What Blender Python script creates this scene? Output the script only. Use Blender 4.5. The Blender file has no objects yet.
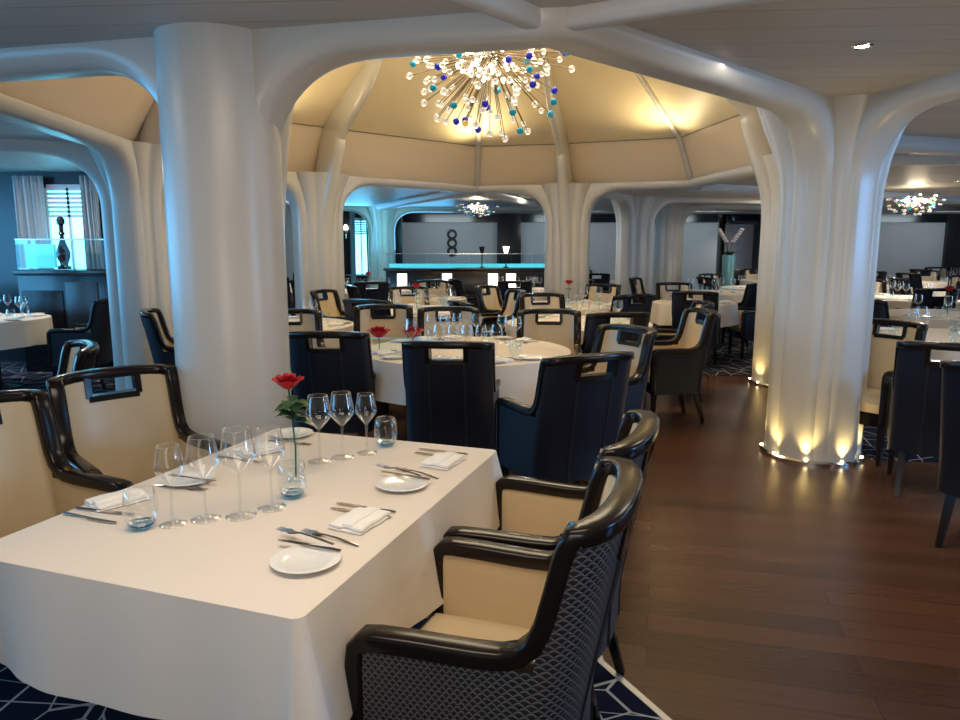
import bpy, bmesh, math, random
from mathutils import Vector, Matrix
random.seed(7)
C = bpy.context.scene.collection
PI = math.pi
R = math.radians
CAM_H = 1.5; PITCH = 9.0; F = 720.0

# ------------------------------------------------------------------ measuring helper: a pixel of the photo -> a point of the room
def at(px, py, z):
    cp, sp = math.cos(R(PITCH)), math.sin(R(PITCH))
    dx, dy = (px-480)/F, (360-py)/F
    d = Vector((dx, cp+dy*sp, -sp+dy*cp))
    k = (z-CAM_H)/d.z
    return Vector((d.x*k, d.y*k, z))
def aty(px, py, Y):
    cp, sp = math.cos(R(PITCH)), math.sin(R(PITCH))
    dx, dy = (px-480)/F, (360-py)/F
    d = Vector((dx, cp+dy*sp, -sp+dy*cp))
    k = Y/d.y
    return Vector((d.x*k, Y, CAM_H+d.z*k))

# ------------------------------------------------------------------ materials
def nmat(name):
    m = bpy.data.materials.new(name); m.use_nodes = True
    nt = m.node_tree; b = nt.nodes['Principled BSDF']
    return m, nt, b
def N(nt, t, **kw):
    n = nt.nodes.new(t)
    for k, v in kw.items(): setattr(n, k, v)
    return n
def simple(name, col, rough=.5, metal=0, noise=.06, nscale=8, bump=0, bscale=200, spec=.5, coat=0):
    m, nt, b = nmat(name)
    b.inputs['Roughness'].default_value = rough; b.inputs['Metallic'].default_value = metal
    b.inputs['Specular IOR Level'].default_value = spec
    b.inputs['Coat Weight'].default_value = coat
    tc = N(nt, 'ShaderNodeTexCoord'); nz = N(nt, 'ShaderNodeTexNoise'); nz.inputs['Scale'].default_value = nscale
    nz.inputs['Detail'].default_value = 4
    nt.links.new(tc.outputs['Object'], nz.inputs['Vector'])
    mx = N(nt, 'ShaderNodeMix', data_type='RGBA')
    mx.inputs[6].default_value = (*[c*(1-noise) for c in col], 1); mx.inputs[7].default_value = (*[min(1, c*(1+noise)) for c in col], 1)
    nt.links.new(nz.outputs['Fac'], mx.inputs[0]); nt.links.new(mx.outputs[2], b.inputs['Base Color'])
    if bump:
        n2 = N(nt, 'ShaderNodeTexNoise'); n2.inputs['Scale'].default_value = bscale
        nt.links.new(tc.outputs['Object'], n2.inputs['Vector'])
        bp = N(nt, 'ShaderNodeBump'); bp.inputs['Strength'].default_value = bump; bp.inputs['Distance'].default_value = .002
        nt.links.new(n2.outputs['Fac'], bp.inputs['Height']); nt.links.new(bp.outputs[0], b.inputs['Normal'])
    return m
def emit(name, col, s):
    m, nt, b = nmat(name)
    b.inputs['Base Color'].default_value = (*col, 1); b.inputs['Emission Color'].default_value = (*col, 1)
    b.inputs['Emission Strength'].default_value = s; return m
def thin_glass(name, tint=(1, 1, 1), base=.05, ior=1.5, alpha_tint=1.0, glosscol=(1, 1, 1)):
    m, nt, b = nmat(name); nt.nodes.remove(b)
    tr = N(nt, 'ShaderNodeBsdfTransparent'); tr.inputs[0].default_value = (*tint, 1)
    gl = N(nt, 'ShaderNodeBsdfGlossy'); gl.inputs['Roughness'].default_value = .03; gl.inputs[0].default_value = (*glosscol, 1)
    fr = N(nt, 'ShaderNodeLayerWeight'); fr.inputs['Blend'].default_value = .35
    ad = N(nt, 'ShaderNodeMath', operation='MULTIPLY_ADD'); ad.inputs[1].default_value = .95; ad.inputs[2].default_value = base
    nt.links.new(fr.outputs['Facing'], ad.inputs[0])
    pw = N(nt, 'ShaderNodeMath', operation='POWER'); pw.inputs[1].default_value = 1.6
    nt.links.new(ad.outputs[0], pw.inputs[0])
    mx = N(nt, 'ShaderNodeMixShader')
    nt.links.new(pw.outputs[0], mx.inputs[0]); nt.links.new(tr.outputs[0], mx.inputs[1]); nt.links.new(gl.outputs[0], mx.inputs[2])
    nt.links.new(mx.outputs[0], nt.nodes['Material Output'].inputs[0])
    return m

M = {}
M['plaster'] = simple('pearl_plaster', (.57, .545, .495), .30, noise=.03, nscale=3, spec=.55)
M['beam'] = simple('beam_plaster', (.55, .53, .50), .34, noise=.03, nscale=3)
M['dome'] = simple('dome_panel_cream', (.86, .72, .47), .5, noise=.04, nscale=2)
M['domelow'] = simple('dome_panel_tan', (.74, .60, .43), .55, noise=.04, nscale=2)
M['seam'] = simple('panel_seam', (.18, .15, .11), .6)
M['cream'] = simple('cream_leather', (.62, .49, .305), .34, noise=.05, nscale=9, bump=.10, bscale=120)
M['frame'] = simple('dark_lacquered_wood', (.009, .006, .005), .2, noise=.25, nscale=14, spec=.30)
M['darkfab'] = simple('dark_seam_trim', (.012, .012, .016), .5)
M['plainfab'] = simple('woven_fabric_baked_light', (.010, .012, .021), .42, noise=.15, nscale=5, bump=.25, bscale=260, spec=.3)  # same woven fabric; its plain dark look under that light is put into colour
M['linen'] = simple('white_linen', (.74, .67, .59), .85, noise=.02, nscale=4, bump=.15, bscale=420, spec=.2)
M['napkin'] = simple('white_napkin', (.86, .84, .80), .8, noise=.03, bump=.2, bscale=300, spec=.2)
M['china'] = simple('white_china', (.82, .82, .80), .12, noise=.01, spec=.6, coat=.3)
M['steel'] = simple('polished_cutlery_steel', (.56, .50, .44), .16, metal=1, noise=.08, nscale=30)
M['chrome'] = simple('chrome_rod', (.75, .72, .66), .15, metal=1)
M['rodmetal'] = simple('bronze_rod', (.20, .15, .09), .45, metal=.8)
M['black'] = simple('black_lacquer', (.008, .009, .012), .18, noise=.2, spec=.6)
M['blackwall'] = simple('dark_wall_panel', (.018, .018, .022), .25, noise=.3, nscale=3)
M['greywall'] = simple('grey_wallcovering', (.52, .53, .55), .6, noise=.06, nscale=2)
M['rose'] = simple('red_rose_petal', (.42, .001, .010), .6, noise=.25, nscale=60)
M['leaf'] = simple('rose_leaf', (.02, .075, .02), .45, noise=.3, nscale=40)
M['glass'] = thin_glass('clear_glass', (.955, .965, .97), .07)
M['bluebase'] = thin_glass('blue_glass_foot', (.30, .60, .76), .07)
M['panelglass'] = thin_glass('glass_screen', (.86, .95, .97), .02)
M['curtain'] = simple('sheer_curtain', (.42, .50, .55), .9, noise=.15, nscale=20)
M['blind'] = simple('window_blind', (.55, .68, .75), .7)
M['winglow'] = emit('daylight_window', (.18, .78, 1.0), 4.5)
M['warmlamp'] = emit('warm_lamp', (1, .90, .72), 9)
M['spot'] = emit('downlight_lens', (1, .93, .82), 40)
M['bulb'] = emit('chandelier_bulb', (1, .88, .62), 17)
M['basel'] = emit('floor_light_lens', (1, .82, .45), 14)
M['cyanlit'] = emit('cyan_lit_panel', (.10, .62, .74), .9)
M['uplit'] = emit('lit_pedestal', (1, .93, .82), 2.6)
M['brown'] = simple('brown_wood', (.07, .035, .02), .4)
M['pot'] = simple('silver_planter', (.30, .62, .62), .2, metal=.6)
M['petal'] = simple('pale_orchid_petal', (.8, .72, .76), .6)
def ball(name, col, rough=.06, trans=.75):
    m, nt, b = nmat(name); b.inputs['Base Color'].default_value = (*col, 1); b.inputs['Roughness'].default_value = rough
    b.inputs['Transmission Weight'].default_value = trans; b.inputs['Emission Color'].default_value = (*col, 1); b.inputs['Emission Strength'].default_value = .18  # faint glow of the glass itself, though the balls are no lamps
    return m
M['b_clear'] = ball('clear_ball', (.95, .92, .85), trans=.85)
M['b_amber'] = ball('amber_ball', (.95, .68, .25))
M['b_blue'] = ball('cobalt_ball', (.02, .03, .55), trans=.3)
M['b_teal'] = ball('teal_ball', (.01, .32, .48), trans=.3)

# woven chair back: small overlapping scallops
m, nt, b = nmat('woven_chair_fabric'); M['weave'] = m
tc = N(nt, 'ShaderNodeTexCoord'); sep = N(nt, 'ShaderNodeSeparateXYZ'); nt.links.new(tc.outputs['UV'], sep.inputs[0])
def mth(op, a, bb=None, c=None):
    n = N(nt, 'ShaderNodeMath', operation=op)
    for i, v in enumerate((a, bb, c)):
        if v is None: continue
        if isinstance(v, (int, float)): n.inputs[i].default_value = v
        else: nt.links.new(v, n.inputs[i])
    return n.outputs[0]
row = mth('MULTIPLY', sep.outputs['Y'], 100.0)
rowi = mth('FLOOR', row); rowf = mth('FRACT', row)
par = mth('MULTIPLY', mth('MODULO', rowi, 2.0), .5)
colx = mth('FRACT', mth('ADD', mth('MULTIPLY', sep.outputs['X'], 60.0), par))
hump = mth('SINE', mth('MULTIPLY', colx, PI))
d = mth('SUBTRACT', mth('MULTIPLY', hump, .75), rowf)
line = mth('SUBTRACT', 1.0, mth('MAXIMUM', mth('MULTIPLY', d, 1.9), mth('MULTIPLY', d, -8.0))); line = mth('MAXIMUM', line, 0.0)
mx = N(nt, 'ShaderNodeMix', data_type='RGBA'); nt.links.new(line, mx.inputs[0])
mx.inputs[6].default_value = (.011, .012, .018, 1); mx.inputs[7].default_value = (.215, .185, .17, 1)
nt.links.new(mx.outputs[2], b.inputs['Base Color']); b.inputs['Roughness'].default_value = .42
bp = N(nt, 'ShaderNodeBump'); bp.inputs['Strength'].default_value = .5; bp.inputs['Distance'].default_value = .003
nt.links.new(line, bp.inputs['Height']); nt.links.new(bp.outputs[0], b.inputs['Normal'])

# wood floor
m, nt, b = nmat('walnut_plank_floor'); M['floor'] = m
tc = N(nt, 'ShaderNodeTexCoord'); mp = N(nt, 'ShaderNodeMapping'); mp.inputs['Rotation'].default_value = (0, 0, R(14))
nt.links.new(tc.outputs['Object'], mp.inputs[0])
br = N(nt, 'ShaderNodeTexBrick'); br.inputs['Scale'].default_value = 1.0; br.inputs['Brick Width'].default_value = 1.5; br.inputs['Row Height'].default_value = .13
br.inputs['Mortar Size'].default_value = .0015; br.inputs['Bias'].default_value = 0
br.inputs['Color1'].default_value = (.060, .026, .014, 1); br.inputs['Color2'].default_value = (.105, .047, .026, 1); br.inputs['Mortar'].default_value = (.02, .009, .005, 1)
nt.links.new(mp.outputs[0], br.inputs['Vector'])
nz = N(nt, 'ShaderNodeTexNoise'); mp2 = N(nt, 'ShaderNodeMapping'); mp2.inputs['Scale'].default_value = (1.2, 16, 1)
nt.links.new(mp.outputs[0], mp2.inputs[0]); nt.links.new(mp2.outputs[0], nz.inputs['Vector']); nz.inputs['Scale'].default_value = 3; nz.inputs['Detail'].default_value = 6
mx = N(nt, 'ShaderNodeMix', data_type='RGBA', blend_type='MULTIPLY'); mx.inputs[0].default_value = .7
cr = N(nt, 'ShaderNodeValToRGB'); cr.color_ramp.elements[0].color = (.6, .6, .6, 1); cr.color_ramp.elements[1].color = (1.25, 1.2, 1.15, 1)
nt.links.new(nz.outputs['Fac'], cr.inputs[0]); nt.links.new(br.outputs['Color'], mx.inputs[6]); nt.links.new(cr.outputs[0], mx.inputs[7])
nt.links.new(mx.outputs[2], b.inputs['Base Color']); b.inputs['Roughness'].default_value = .27; b.inputs['Specular IOR Level'].default_value = .45

# carpet with white shard lines
m, nt, b = nmat('navy_line_carpet'); M['carpet'] = m
tc = N(nt, 'ShaderNodeTexCoord'); b.inputs['Roughness'].default_value = .95; b.inputs['Specular IOR Level'].default_value = .1
acc = None
for i, (sc, rot, w, st) in enumerate(((1.8, 20, .009, (1, 1.9, 1)), (2.2, -35, .008, (1.8, .8, 1)), (1.5, 70, .006, (.8, 2.2, 1)))):
    mp = N(nt, 'ShaderNodeMapping'); mp.inputs['Rotation'].default_value = (0, 0, R(rot)); mp.inputs['Scale'].default_value = st
    mp.inputs['Location'].default_value = (i*3.3, i*1.7, .5)
    vo = N(nt, 'ShaderNodeTexVoronoi', feature='DISTANCE_TO_EDGE', voronoi_dimensions='2D'); vo.inputs['Scale'].default_value = sc
    nt.links.new(tc.outputs['Object'], mp.inputs[0]); nt.links.new(mp.outputs[0], vo.inputs['Vector'])
    lt = N(nt, 'ShaderNodeMath', operation='LESS_THAN'); lt.inputs[1].default_value = w*sc/1.5; nt.links.new(vo.outputs['Distance'], lt.inputs[0])
    if acc is None: acc = lt.outputs[0]
    else:
        a = N(nt, 'ShaderNodeMath', operation='MAXIMUM'); nt.links.new(acc, a.inputs[0]); nt.links.new(lt.outputs[0], a.inputs[1]); acc = a.outputs[0]
mx = N(nt, 'ShaderNodeMix', data_type='RGBA'); nt.links.new(acc, mx.inputs[0])
mx.inputs[6].default_value = (.006, .010, .028, 1); mx.inputs[7].default_value = (.42, .43, .44, 1)
nt.links.new(mx.outputs[2], b.inputs['Base Color'])

# slatted ceiling
m, nt, b = nmat('slatted_ceiling'); M['ceil'] = m
tc = N(nt, 'ShaderNodeTexCoord'); mp = N(nt, 'ShaderNodeMapping'); mp.inputs['Rotation'].default_value = (0, 0, R(4))
nt.links.new(tc.outputs['Object'], mp.inputs[0]); sep = N(nt, 'ShaderNodeSeparateXYZ'); nt.links.new(mp.outputs[0], sep.inputs[0])
fr = mth('FRACT', mth('MULTIPLY', sep.outputs['Y'], 4.2))
ln = mth('LESS_THAN', fr, .045)
fl = mth('FRACT', mth('MULTIPLY', mth('SINE', mth('MULTIPLY', mth('FLOOR', mth('MULTIPLY', sep.outputs['Y'], 4.2)), 12.9)), 43.7))
mx = N(nt, 'ShaderNodeMix', data_type='RGBA'); nt.links.new(ln, mx.inputs[0])
mx2 = N(nt, 'ShaderNodeMix', data_type='RGBA'); nt.links.new(fl, mx2.inputs[0])
mx2.inputs[6].default_value = (.46, .43, .40, 1); mx2.inputs[7].default_value = (.50, .475, .44, 1)
nt.links.new(mx2.outputs[2], mx.inputs[6]); mx.inputs[7].default_value = (.34, .31, .28, 1)
nt.links.new(mx.outputs[2], b.inputs['Base Color']); b.inputs['Roughness'].default_value = .42

# ------------------------------------------------------------------ mesh builder
class MB:
    def __init__(s): s.v = []; s.f = []; s.uv = {}
    def add(s, vs, fs):
        o = len(s.v); s.v += [tuple(v) for v in vs]; s.f += [tuple(i+o for i in f) for f in fs]; return o
    def grid(s, rows, closed_u=False, closed_v=False, uvs=None):
        nr, nc = len(rows), len(rows[0]); fs = []
        for i in range(nr if closed_v else nr-1):
            for j in range(nc if closed_u else nc-1):
                a = i*nc+j; b2 = i*nc+(j+1) % nc; c = ((i+1) % nr)*nc+(j+1) % nc; d2 = ((i+1) % nr)*nc+j
                fs.append((a, b2, c, d2))
        return s.add([p for r in rows for p in r], fs)
    def box(s, x0, x1, y0, y1, z0, z1):
        vs = [(x, y, z) for z in (z0, z1) for y in (y0, y1) for x in (x0, x1)]
        s.add(vs, [(0, 2, 3, 1), (4, 5, 7, 6), (0, 1, 5, 4), (2, 6, 7, 3), (0, 4, 6, 2), (1, 3, 7, 5)])
    def obox(s, c, ax, ay, az):
        c, ax, ay, az = map(Vector, (c, ax, ay, az))
        vs = [c+sx*ax+sy*ay+sz*az for sz in (-1, 1) for sy in (-1, 1) for sx in (-1, 1)]
        s.add(vs, [(0, 2, 3, 1), (4, 5, 7, 6), (0, 1, 5, 4), (2, 6, 7, 3), (0, 4, 6, 2), (1, 3, 7, 5)])
    def lathe(s, prof, n=24, c=(0, 0), z0=0, capb=False, capt=False):
        rows = []
        for r, z in prof:
            rows.append([(c[0]+r*math.cos(2*PI*k/n), c[1]+r*math.sin(2*PI*k/n), z0+z) for k in range(n)])
        o = s.grid(rows, closed_u=True)
        if capb: s.f.append(tuple(o+k for k in range(n))[::-1])
        if capt: s.f.append(tuple(o+(len(rows)-1)*n+k for k in range(n)))
    def tube(s, pts, r, n=8, cap=True, flat=1.0, up=None):
        pts = [Vector(p) for p in pts]; rows = []
        for i, p in enumerate(pts):
            t = (pts[min(i+1, len(pts)-1)]-pts[max(i-1, 0)]).normalized()
            u = Vector(up) if up else (Vector((0, 0, 1)) if abs(t.z) < .95 else Vector((1, 0, 0)))
            a = t.cross(u).normalized(); b2 = a.cross(t).normalized()
            rr = r[i] if isinstance(r, (list, tuple)) else r
            rows.append([p+a*rr*math.cos(2*PI*k/n)+b2*rr*flat*math.sin(2*PI*k/n) for k in range(n)])
        o = s.grid(rows, closed_u=True)
        if cap:
            s.f.append(tuple(o+k for k in range(n))[::-1]); s.f.append(tuple(o+(len(rows)-1)*n+k for k in range(n)))
    def sphere(s, c, r, n=10, m=7, sz=1):
        rows = [[(c[0]+r*math.sin(PI*i/m)*math.cos(2*PI*k/n), c[1]+r*math.sin(PI*i/m)*math.sin(2*PI*k/n), c[2]+r*sz*math.cos(PI*i/m)) for k in range(n)] for i in range(m+1)]
        s.grid(rows, closed_u=True)
    def sheet(s, pts, th):      # extruded flat outline (xy) from z0 up by th
        n = len(pts); o = s.add([(p[0], p[1], p[2]) for p in pts]+[(p[0], p[1], p[2]+th) for p in pts], [])
        s.f.append(tuple(o+k for k in range(n))[::-1]); s.f.append(tuple(o+n+k for k in range(n)))
        for k in range(n): s.f.append((o+k, o+(k+1) % n, o+n+(k+1) % n, o+n+k))
    def mesh(s, name, smooth=True, bevel=0, auto=40, uvf=None):
        me = bpy.data.meshes.new(name); me.from_pydata(s.v, [], s.f); me.update()
        bm = bmesh.new(); bm.from_mesh(me)
        bmesh.ops.remove_doubles(bm, verts=bm.verts, dist=1e-5)
        bmesh.ops.recalc_face_normals(bm, faces=bm.faces)
        if bevel:
            es = [e for e in bm.edges if len(e.link_faces) == 2 and e.calc_face_angle(0) > R(30)]
            bmesh.ops.bevel(bm, geom=es, offset=bevel, segments=2, affect='EDGES', profile=.6, clamp_overlap=True)
        for e in bm.edges:
            if len(e.link_faces) == 2 and e.calc_face_angle(0) > R(auto): e.smooth = False
        for f in bm.faces: f.smooth = smooth
        if uvf:
            lay = bm.loops.layers.uv.new('UVMap')
            for f in bm.faces:
                for l in f.loops: l[lay].uv = uvf(l.vert.co)
        bm.to_mesh(me); bm.free(); return me
    def build(s, name, mat, parent=None, **kw):
        me = s.mesh(name, **kw); me.materials.append(mat)
        return link(name, me, parent)
def link(name, me, parent=None):
    o = bpy.data.objects.new(name, me); C.objects.link(o)
    if parent: o.parent = parent
    return o
def tag(o, label, cat, group=None, kind=None):
    if label: o['label'] = label
    if cat: o['category'] = cat
    if group: o['group'] = group
    if kind: o['kind'] = kind
    return o
def struct(o): o['kind'] = 'structure'; return o
def empty(name, loc=(0, 0, 0), rz=0):
    o = bpy.data.objects.new(name, None); C.objects.link(o); o.location = loc; o.rotation_euler = (0, 0, rz)
    o.empty_display_size = .1; return o
KIDS = {}
def kids(o): return [c for c in ALLK.get(o.name, [])]
ALLK = {}
def reg(o, *ch): ALLK.setdefault(o.name, []).extend(ch)
def part(mb, name, mat, parent, **kw):
    o = mb.build(name, mat, parent, **kw); reg(parent, o); return o
def copy_tree(o, parent=None):
    c = o.copy(); C.objects.link(c); c.parent = parent
    for ch in ALLK.get(o.name, []): reg(c, copy_tree(ch, c))
    return c
class Proto:                    # first use takes the original, later uses copy it
    def __init__(s, o): s.o = o; s.used = False
    def put(s, loc, rz=0, label=None, cat=None, group=None, sc=None, rx=0, ry=0):
        if not s.used: o = s.o; s.used = True
        else: o = copy_tree(s.o)
        o.location = loc; o.rotation_euler = (rx, ry, rz)
        if sc: o.scale = (sc, sc, sc)
        else: o.scale = (1, 1, 1)
        for k in ('label', 'category', 'group'):
            if k in o: del o[k]
        return tag(o, label, cat, group)

# ------------------------------------------------------------------ room shell
ZC = 2.42
ctr = Vector((.15, 7.35))
P = [Vector(p) for p in ((-1.13, 3.46), (2.43, 5.12), (3.35, 7.85), (1.35, 11.3), (-2.15, 9.7), (-3.27, 7.0))]
V = [Vector(p) for p in ((.30, 3.12), (3.25, 6.4), (3.05, 10.6), (-.05, 11.6), (-3.1, 8.7), (-3.0, 3.9))]
ring = []
for i in range(6): ring += [P[i], V[i]]

mb = MB(); mb.box(-9, 15, -2.5, 21.5, -.1, 0); struct(mb.build('floor', M['floor'], smooth=False))
def carpet_piece(pts, name, z=.004):
    mb = MB(); mb.sheet([(x, y, .0005) for x, y in pts], z); o = mb.build(name, M['carpet'], smooth=False); return o
c1 = carpet_piece([(-8.9, -2.4), (1.6, -2.4), (1.15, .9), (.62, 2.05), (.44, 2.42), (.42, 3.6), (-.2, 4.2), (-1.2, 4.0), (-2.9, 4.4), (-3.8, 6.6), (-3.8, 18.2), (-4.2, 18.2), (-4.2, 9.2), (-8.9, 9.2)], 'carpet')
tag(c1, 'navy carpet with thin white shard lines under the nearest table', 'carpet')
c2 = carpet_piece([(2.78, 4.95), (4, 4.75), (14.9, 4.5), (14.9, 21.4), (-3.6, 21.4), (-3.6, 11.2), (-.2, 12.2), (2.2, 9.2), (2.35, 8.35), (3.2, 8.25), (3.65, 7.8), (3.5, 6.4), (2.9, 5.4)], 'carpet')
tag(c2, 'navy carpet with white shard lines beyond the fluted pillar on the right', 'carpet')
# pale border strip of the near carpet
def strip(a, b2, w=.012, z=.0055):
    a, b2 = Vector(a), Vector(b2); d = (b2-a).normalized(); n = Vector((-d.y, d.x))*w
    mb = MB(); mb.sheet([(*(a-n), .0006), (*(b2-n), .0006), (*(b2+n), .0006), (*(a+n), .0006)], z)
    return mb
mbs = MB()
pts = [(1.6, -2.4), (1.15, .9), (.62, 2.05), (.44, 2.42), (.42, 3.6), (-.2, 4.2)]
for a, b2 in zip(pts, pts[1:]):
    s = strip(a, b2); mbs.add(s.v, s.f)
struct(mbs.build('trim_1', simple('metal_edge', (.6, .6, .6), .3, metal=.6), smooth=False))

# ceiling plane with a hole over the ring
bm = bmesh.new()
outer = [bm.verts.new((x, y, ZC)) for x, y in ((-9, -2.5), (15, -2.5), (15, 21.5), (-9, 21.5))]
inner = [bm.verts.new((p.x, p.y, ZC)) for p in ring]
es = [bm.edges.new((outer[i], outer[(i+1) % 4])) for i in range(4)]+[bm.edges.new((inner[i], inner[(i+1) % 12])) for i in range(12)]
bmesh.ops.triangle_fill(bm, use_beauty=True, use_dissolve=False, edges=es)
def inside(p):
    n = 0
    for i in range(12):
        a, b2 = ring[i], ring[(i+1) % 12]
        if (a.y > p.y) != (b2.y > p.y) and p.x < (b2.x-a.x)*(p.y-a.y)/(b2.y-a.y)+a.x: n += 1
    return n % 2 == 1
bad = [f for f in bm.faces if inside(f.calc_center_median().xy)]
bmesh.ops.delete(bm, geom=bad, context='FACES_ONLY')
me = bpy.data.meshes.new('ceiling'); bm.to_mesh(me); bm.free(); me.materials.append(M['ceil'])
co = link('ceiling', me); struct(co)

# walls
mb = MB(); mb.box(-9, 15, 21.5, 21.7, 0, 3.2); struct(mb.build('wall_back', M['greywall'], smooth=False))
mb = MB(); mb.box(-9.2, -9, -2.5, 21.5, 0, 3.2); struct(mb.build('wall_left', M['blackwall'], smooth=False))
mb = MB(); mb.box(15, 15.2, -2.5, 21.5, 0, 3.2); struct(mb.build('wall_right', M['greywall'], smooth=False))

# arch bays ------------------------------------------------------
def polyline_fn(pts, blend=.25):
    pts = [Vector(p) for p in pts]; seg = [(b2-a).length for a, b2 in zip(pts, pts[1:])]; cum = [0]
    for l in seg: cum.append(cum[-1]+l)
    nrm = []
    for a, b2 in zip(pts, pts[1:]):
        d = (b2-a).normalized(); nrm.append(Vector((-d.y, d.x)))
    def f(s):
        i = 0
        while i < len(seg)-1 and s > cum[i+1]: i += 1
        p = pts[i]+(pts[i+1]-pts[i])*((s-cum[i])/seg[i]); n = nrm[i].copy()
        for k in range(1, len(pts)-1):
            if abs(s-cum[k]) < blend:
                w = (s-cum[k]+blend)/(2*blend); w = w*w*(3-2*w); n = nrm[k-1]*(1-w)+nrm[k]*w
                n.normalize()
        return p, n
    return f, cum
def bay(pts, name, mat, a=.34, b=.34, zt=ZC, za=2.32, Rh=.55, Rv=.5, t=.14, r=.09, z0=0, flare=.05):
    f, cum = polyline_fn(pts); L = cum[-1]
    cont = []                  # (s, z, ns, nz) contour of the opening, n points into the opening
    nj = 8
    for k in range(nj): 
        z = z0+(za-Rv-z0)*k/nj
        cont.append((a, z, 1, 0))
    K = 12
    for k in range(K+1):
        th = PI/2*k/K; e = .82
        cs, sn = math.cos(th)**e, math.sin(th)**e
        nx, nz = math.cos(th)/Rh, -math.sin(th)/Rv; l = math.hypot(nx, nz)
        cont.append((a+Rh-Rh*cs, za-Rv+Rv*sn, nx/l, nz/l))
    S = sorted(set([cum[k]+d2 for k in range(1, len(cum)-1) for d2 in (-.2, -.1, 0, .1, .2)]+[a+Rh+(L-a-b-2*Rh)*k/10 for k in range(1, 10)]))
    for s in S:
        if a+Rh+.01 < s < L-b-Rh-.01: cont.append((s, za, 0, -1))
    for k in range(K, -1, -1):
        th = PI/2*k/K; e = .82
        cs, sn = math.cos(th)**e, math.sin(th)**e
        nx, nz = -math.cos(th)/Rh, -math.sin(th)/Rv; l = math.hypot(nx, nz)
        cont.append((L-b-Rh+Rh*cs, za-Rv+Rv*sn, nx/l, nz/l))
    for k in range(nj-1, -1, -1): cont.append((L-b, z0+(za-Rv-z0)*k/nj, -1, 0))
    prof = [(-(t), r)]
    for k in range(0, 7):
        th = PI/2*k/6; prof.append((-(t)+r*(1-math.cos(th)), r*(1-math.sin(th))))
    prof = prof[1:]+[(-x, y) for x, y in prof[1:][::-1]]
    mb = MB(); rows = []
    for (s, z, ns, nz) in cont:
        rw = []
        for d2, inn in prof:
            ss, zz = s-ns*inn, z-nz*inn
            p, n = f(ss); q = p+n*d2; rw.append((q.x, q.y, zz))
        rows.append(rw)
    mb.grid(rows)
    for sgn, j in ((-1, 0), (1, -1)):
        # upper faces: from the contour to the top
        lo, hi = [], []
        for i, (s, z, ns, nz) in enumerate(cont):
            ss = s-ns*r; 
            if nj-1 <= i <= len(cont)-nj:
                p, n = f(ss); q = p+n*sgn*t; lo.append(rows[i][j]); hi.append((q.x, q.y, zt))
        mb.grid([lo, hi])
        for s0, s1, idx in ((0, a-r, list(range(nj))), (L, L-b+r, list(range(len(cont)-1, len(cont)-nj-1, -1)))):
            p0, n0 = f(max(1e-4, min(L-1e-4, s0))); p1, n1 = f(s1); q0 = p0+n0*sgn*t; q1 = p1+n1*sgn*t
            mb.add([(q0.x, q0.y, z0), (q1.x, q1.y, z0), (q1.x, q1.y, zt), (q0.x, q0.y, zt)], [(0, 1, 2, 3)])
    return struct(mb.build(name, mat, auto=50))
nw = 1
def trimname():
    global nw; nw += 1; return 'trim_%d' % nw
for i in range(6):
    a, c, b2 = P[i], V[i], P[(i+1) % 6]
    kw = {}
    if i == 0: kw = dict(a=.175, b=.33)
    if i == 5: kw = dict(a=.30, b=.27, Rh=.5)
    bay([a, c, b2], trimname(), M['plaster'], **kw)
# bays running outward from pillars
OUT = [(P[1], Vector((3.15, 2.2)), {}), (P[5], Vector((-6.3, 5.6)), dict(a=.3)), (P[2], Vector((6.6, 7.4)), {}), (P[3], Vector((2.9, 14.0)), {}),
       (Vector((2.9, 14.0)), Vector((6.4, 14.8)), dict(a=.42)), (Vector((4.25, 16.5)), Vector((7.6, 17.3)), {}), (P[4], Vector((-4.9, 12.6)), {}),
       (Vector((-2.35, 17.6)), Vector((2.4, 17.8)), dict(a=.3, za=2.3)), (Vector((-4.6, 17.0)), Vector((-2.35, 17.6)), {})]
for a, b2, kw in OUT: bay([a, b2], trimname(), M['plaster'], **kw)

# pillars (fluted shafts)
def pillar(p, r=.3, n=8, amp=.06, flut=True, lobes=9):
    mb = MB(); rows = []
    H = ZC+.0
    for k in range(15):
        z = H*k/14
        fl = 1+.5*max(0, (z-1.75)/(H-1.75))**2.2 if flut else 1
        row2 = []
        for j in range(96):
            th = 2*PI*j/96
            rr = r*fl*(1+(amp*(abs(math.sin(lobes*th/2))**.8*2-1) if flut else 0))
            row2.append((p.x+rr*math.cos(th), p.y+rr*math.sin(th), z))
        rows.append(row2)
    mb.grid(rows, closed_u=True)
    return struct(mb.build(trimname(), M['plaster'], auto=60))
pillar(Vector((P[0].x-.06, P[0].y-.02)), .262, flut=False)
pillar(P[1], .31); pillar(P[2], .31); pillar(P[3], .27); pillar(P[4], .27); pillar(P[5], .26)
for q in (Vector((2.9, 14)), Vector((4.25, 16.5)), Vector((-2.35, 17.6)), Vector((6.5, 14.8))): pillar(q, .27)
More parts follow.
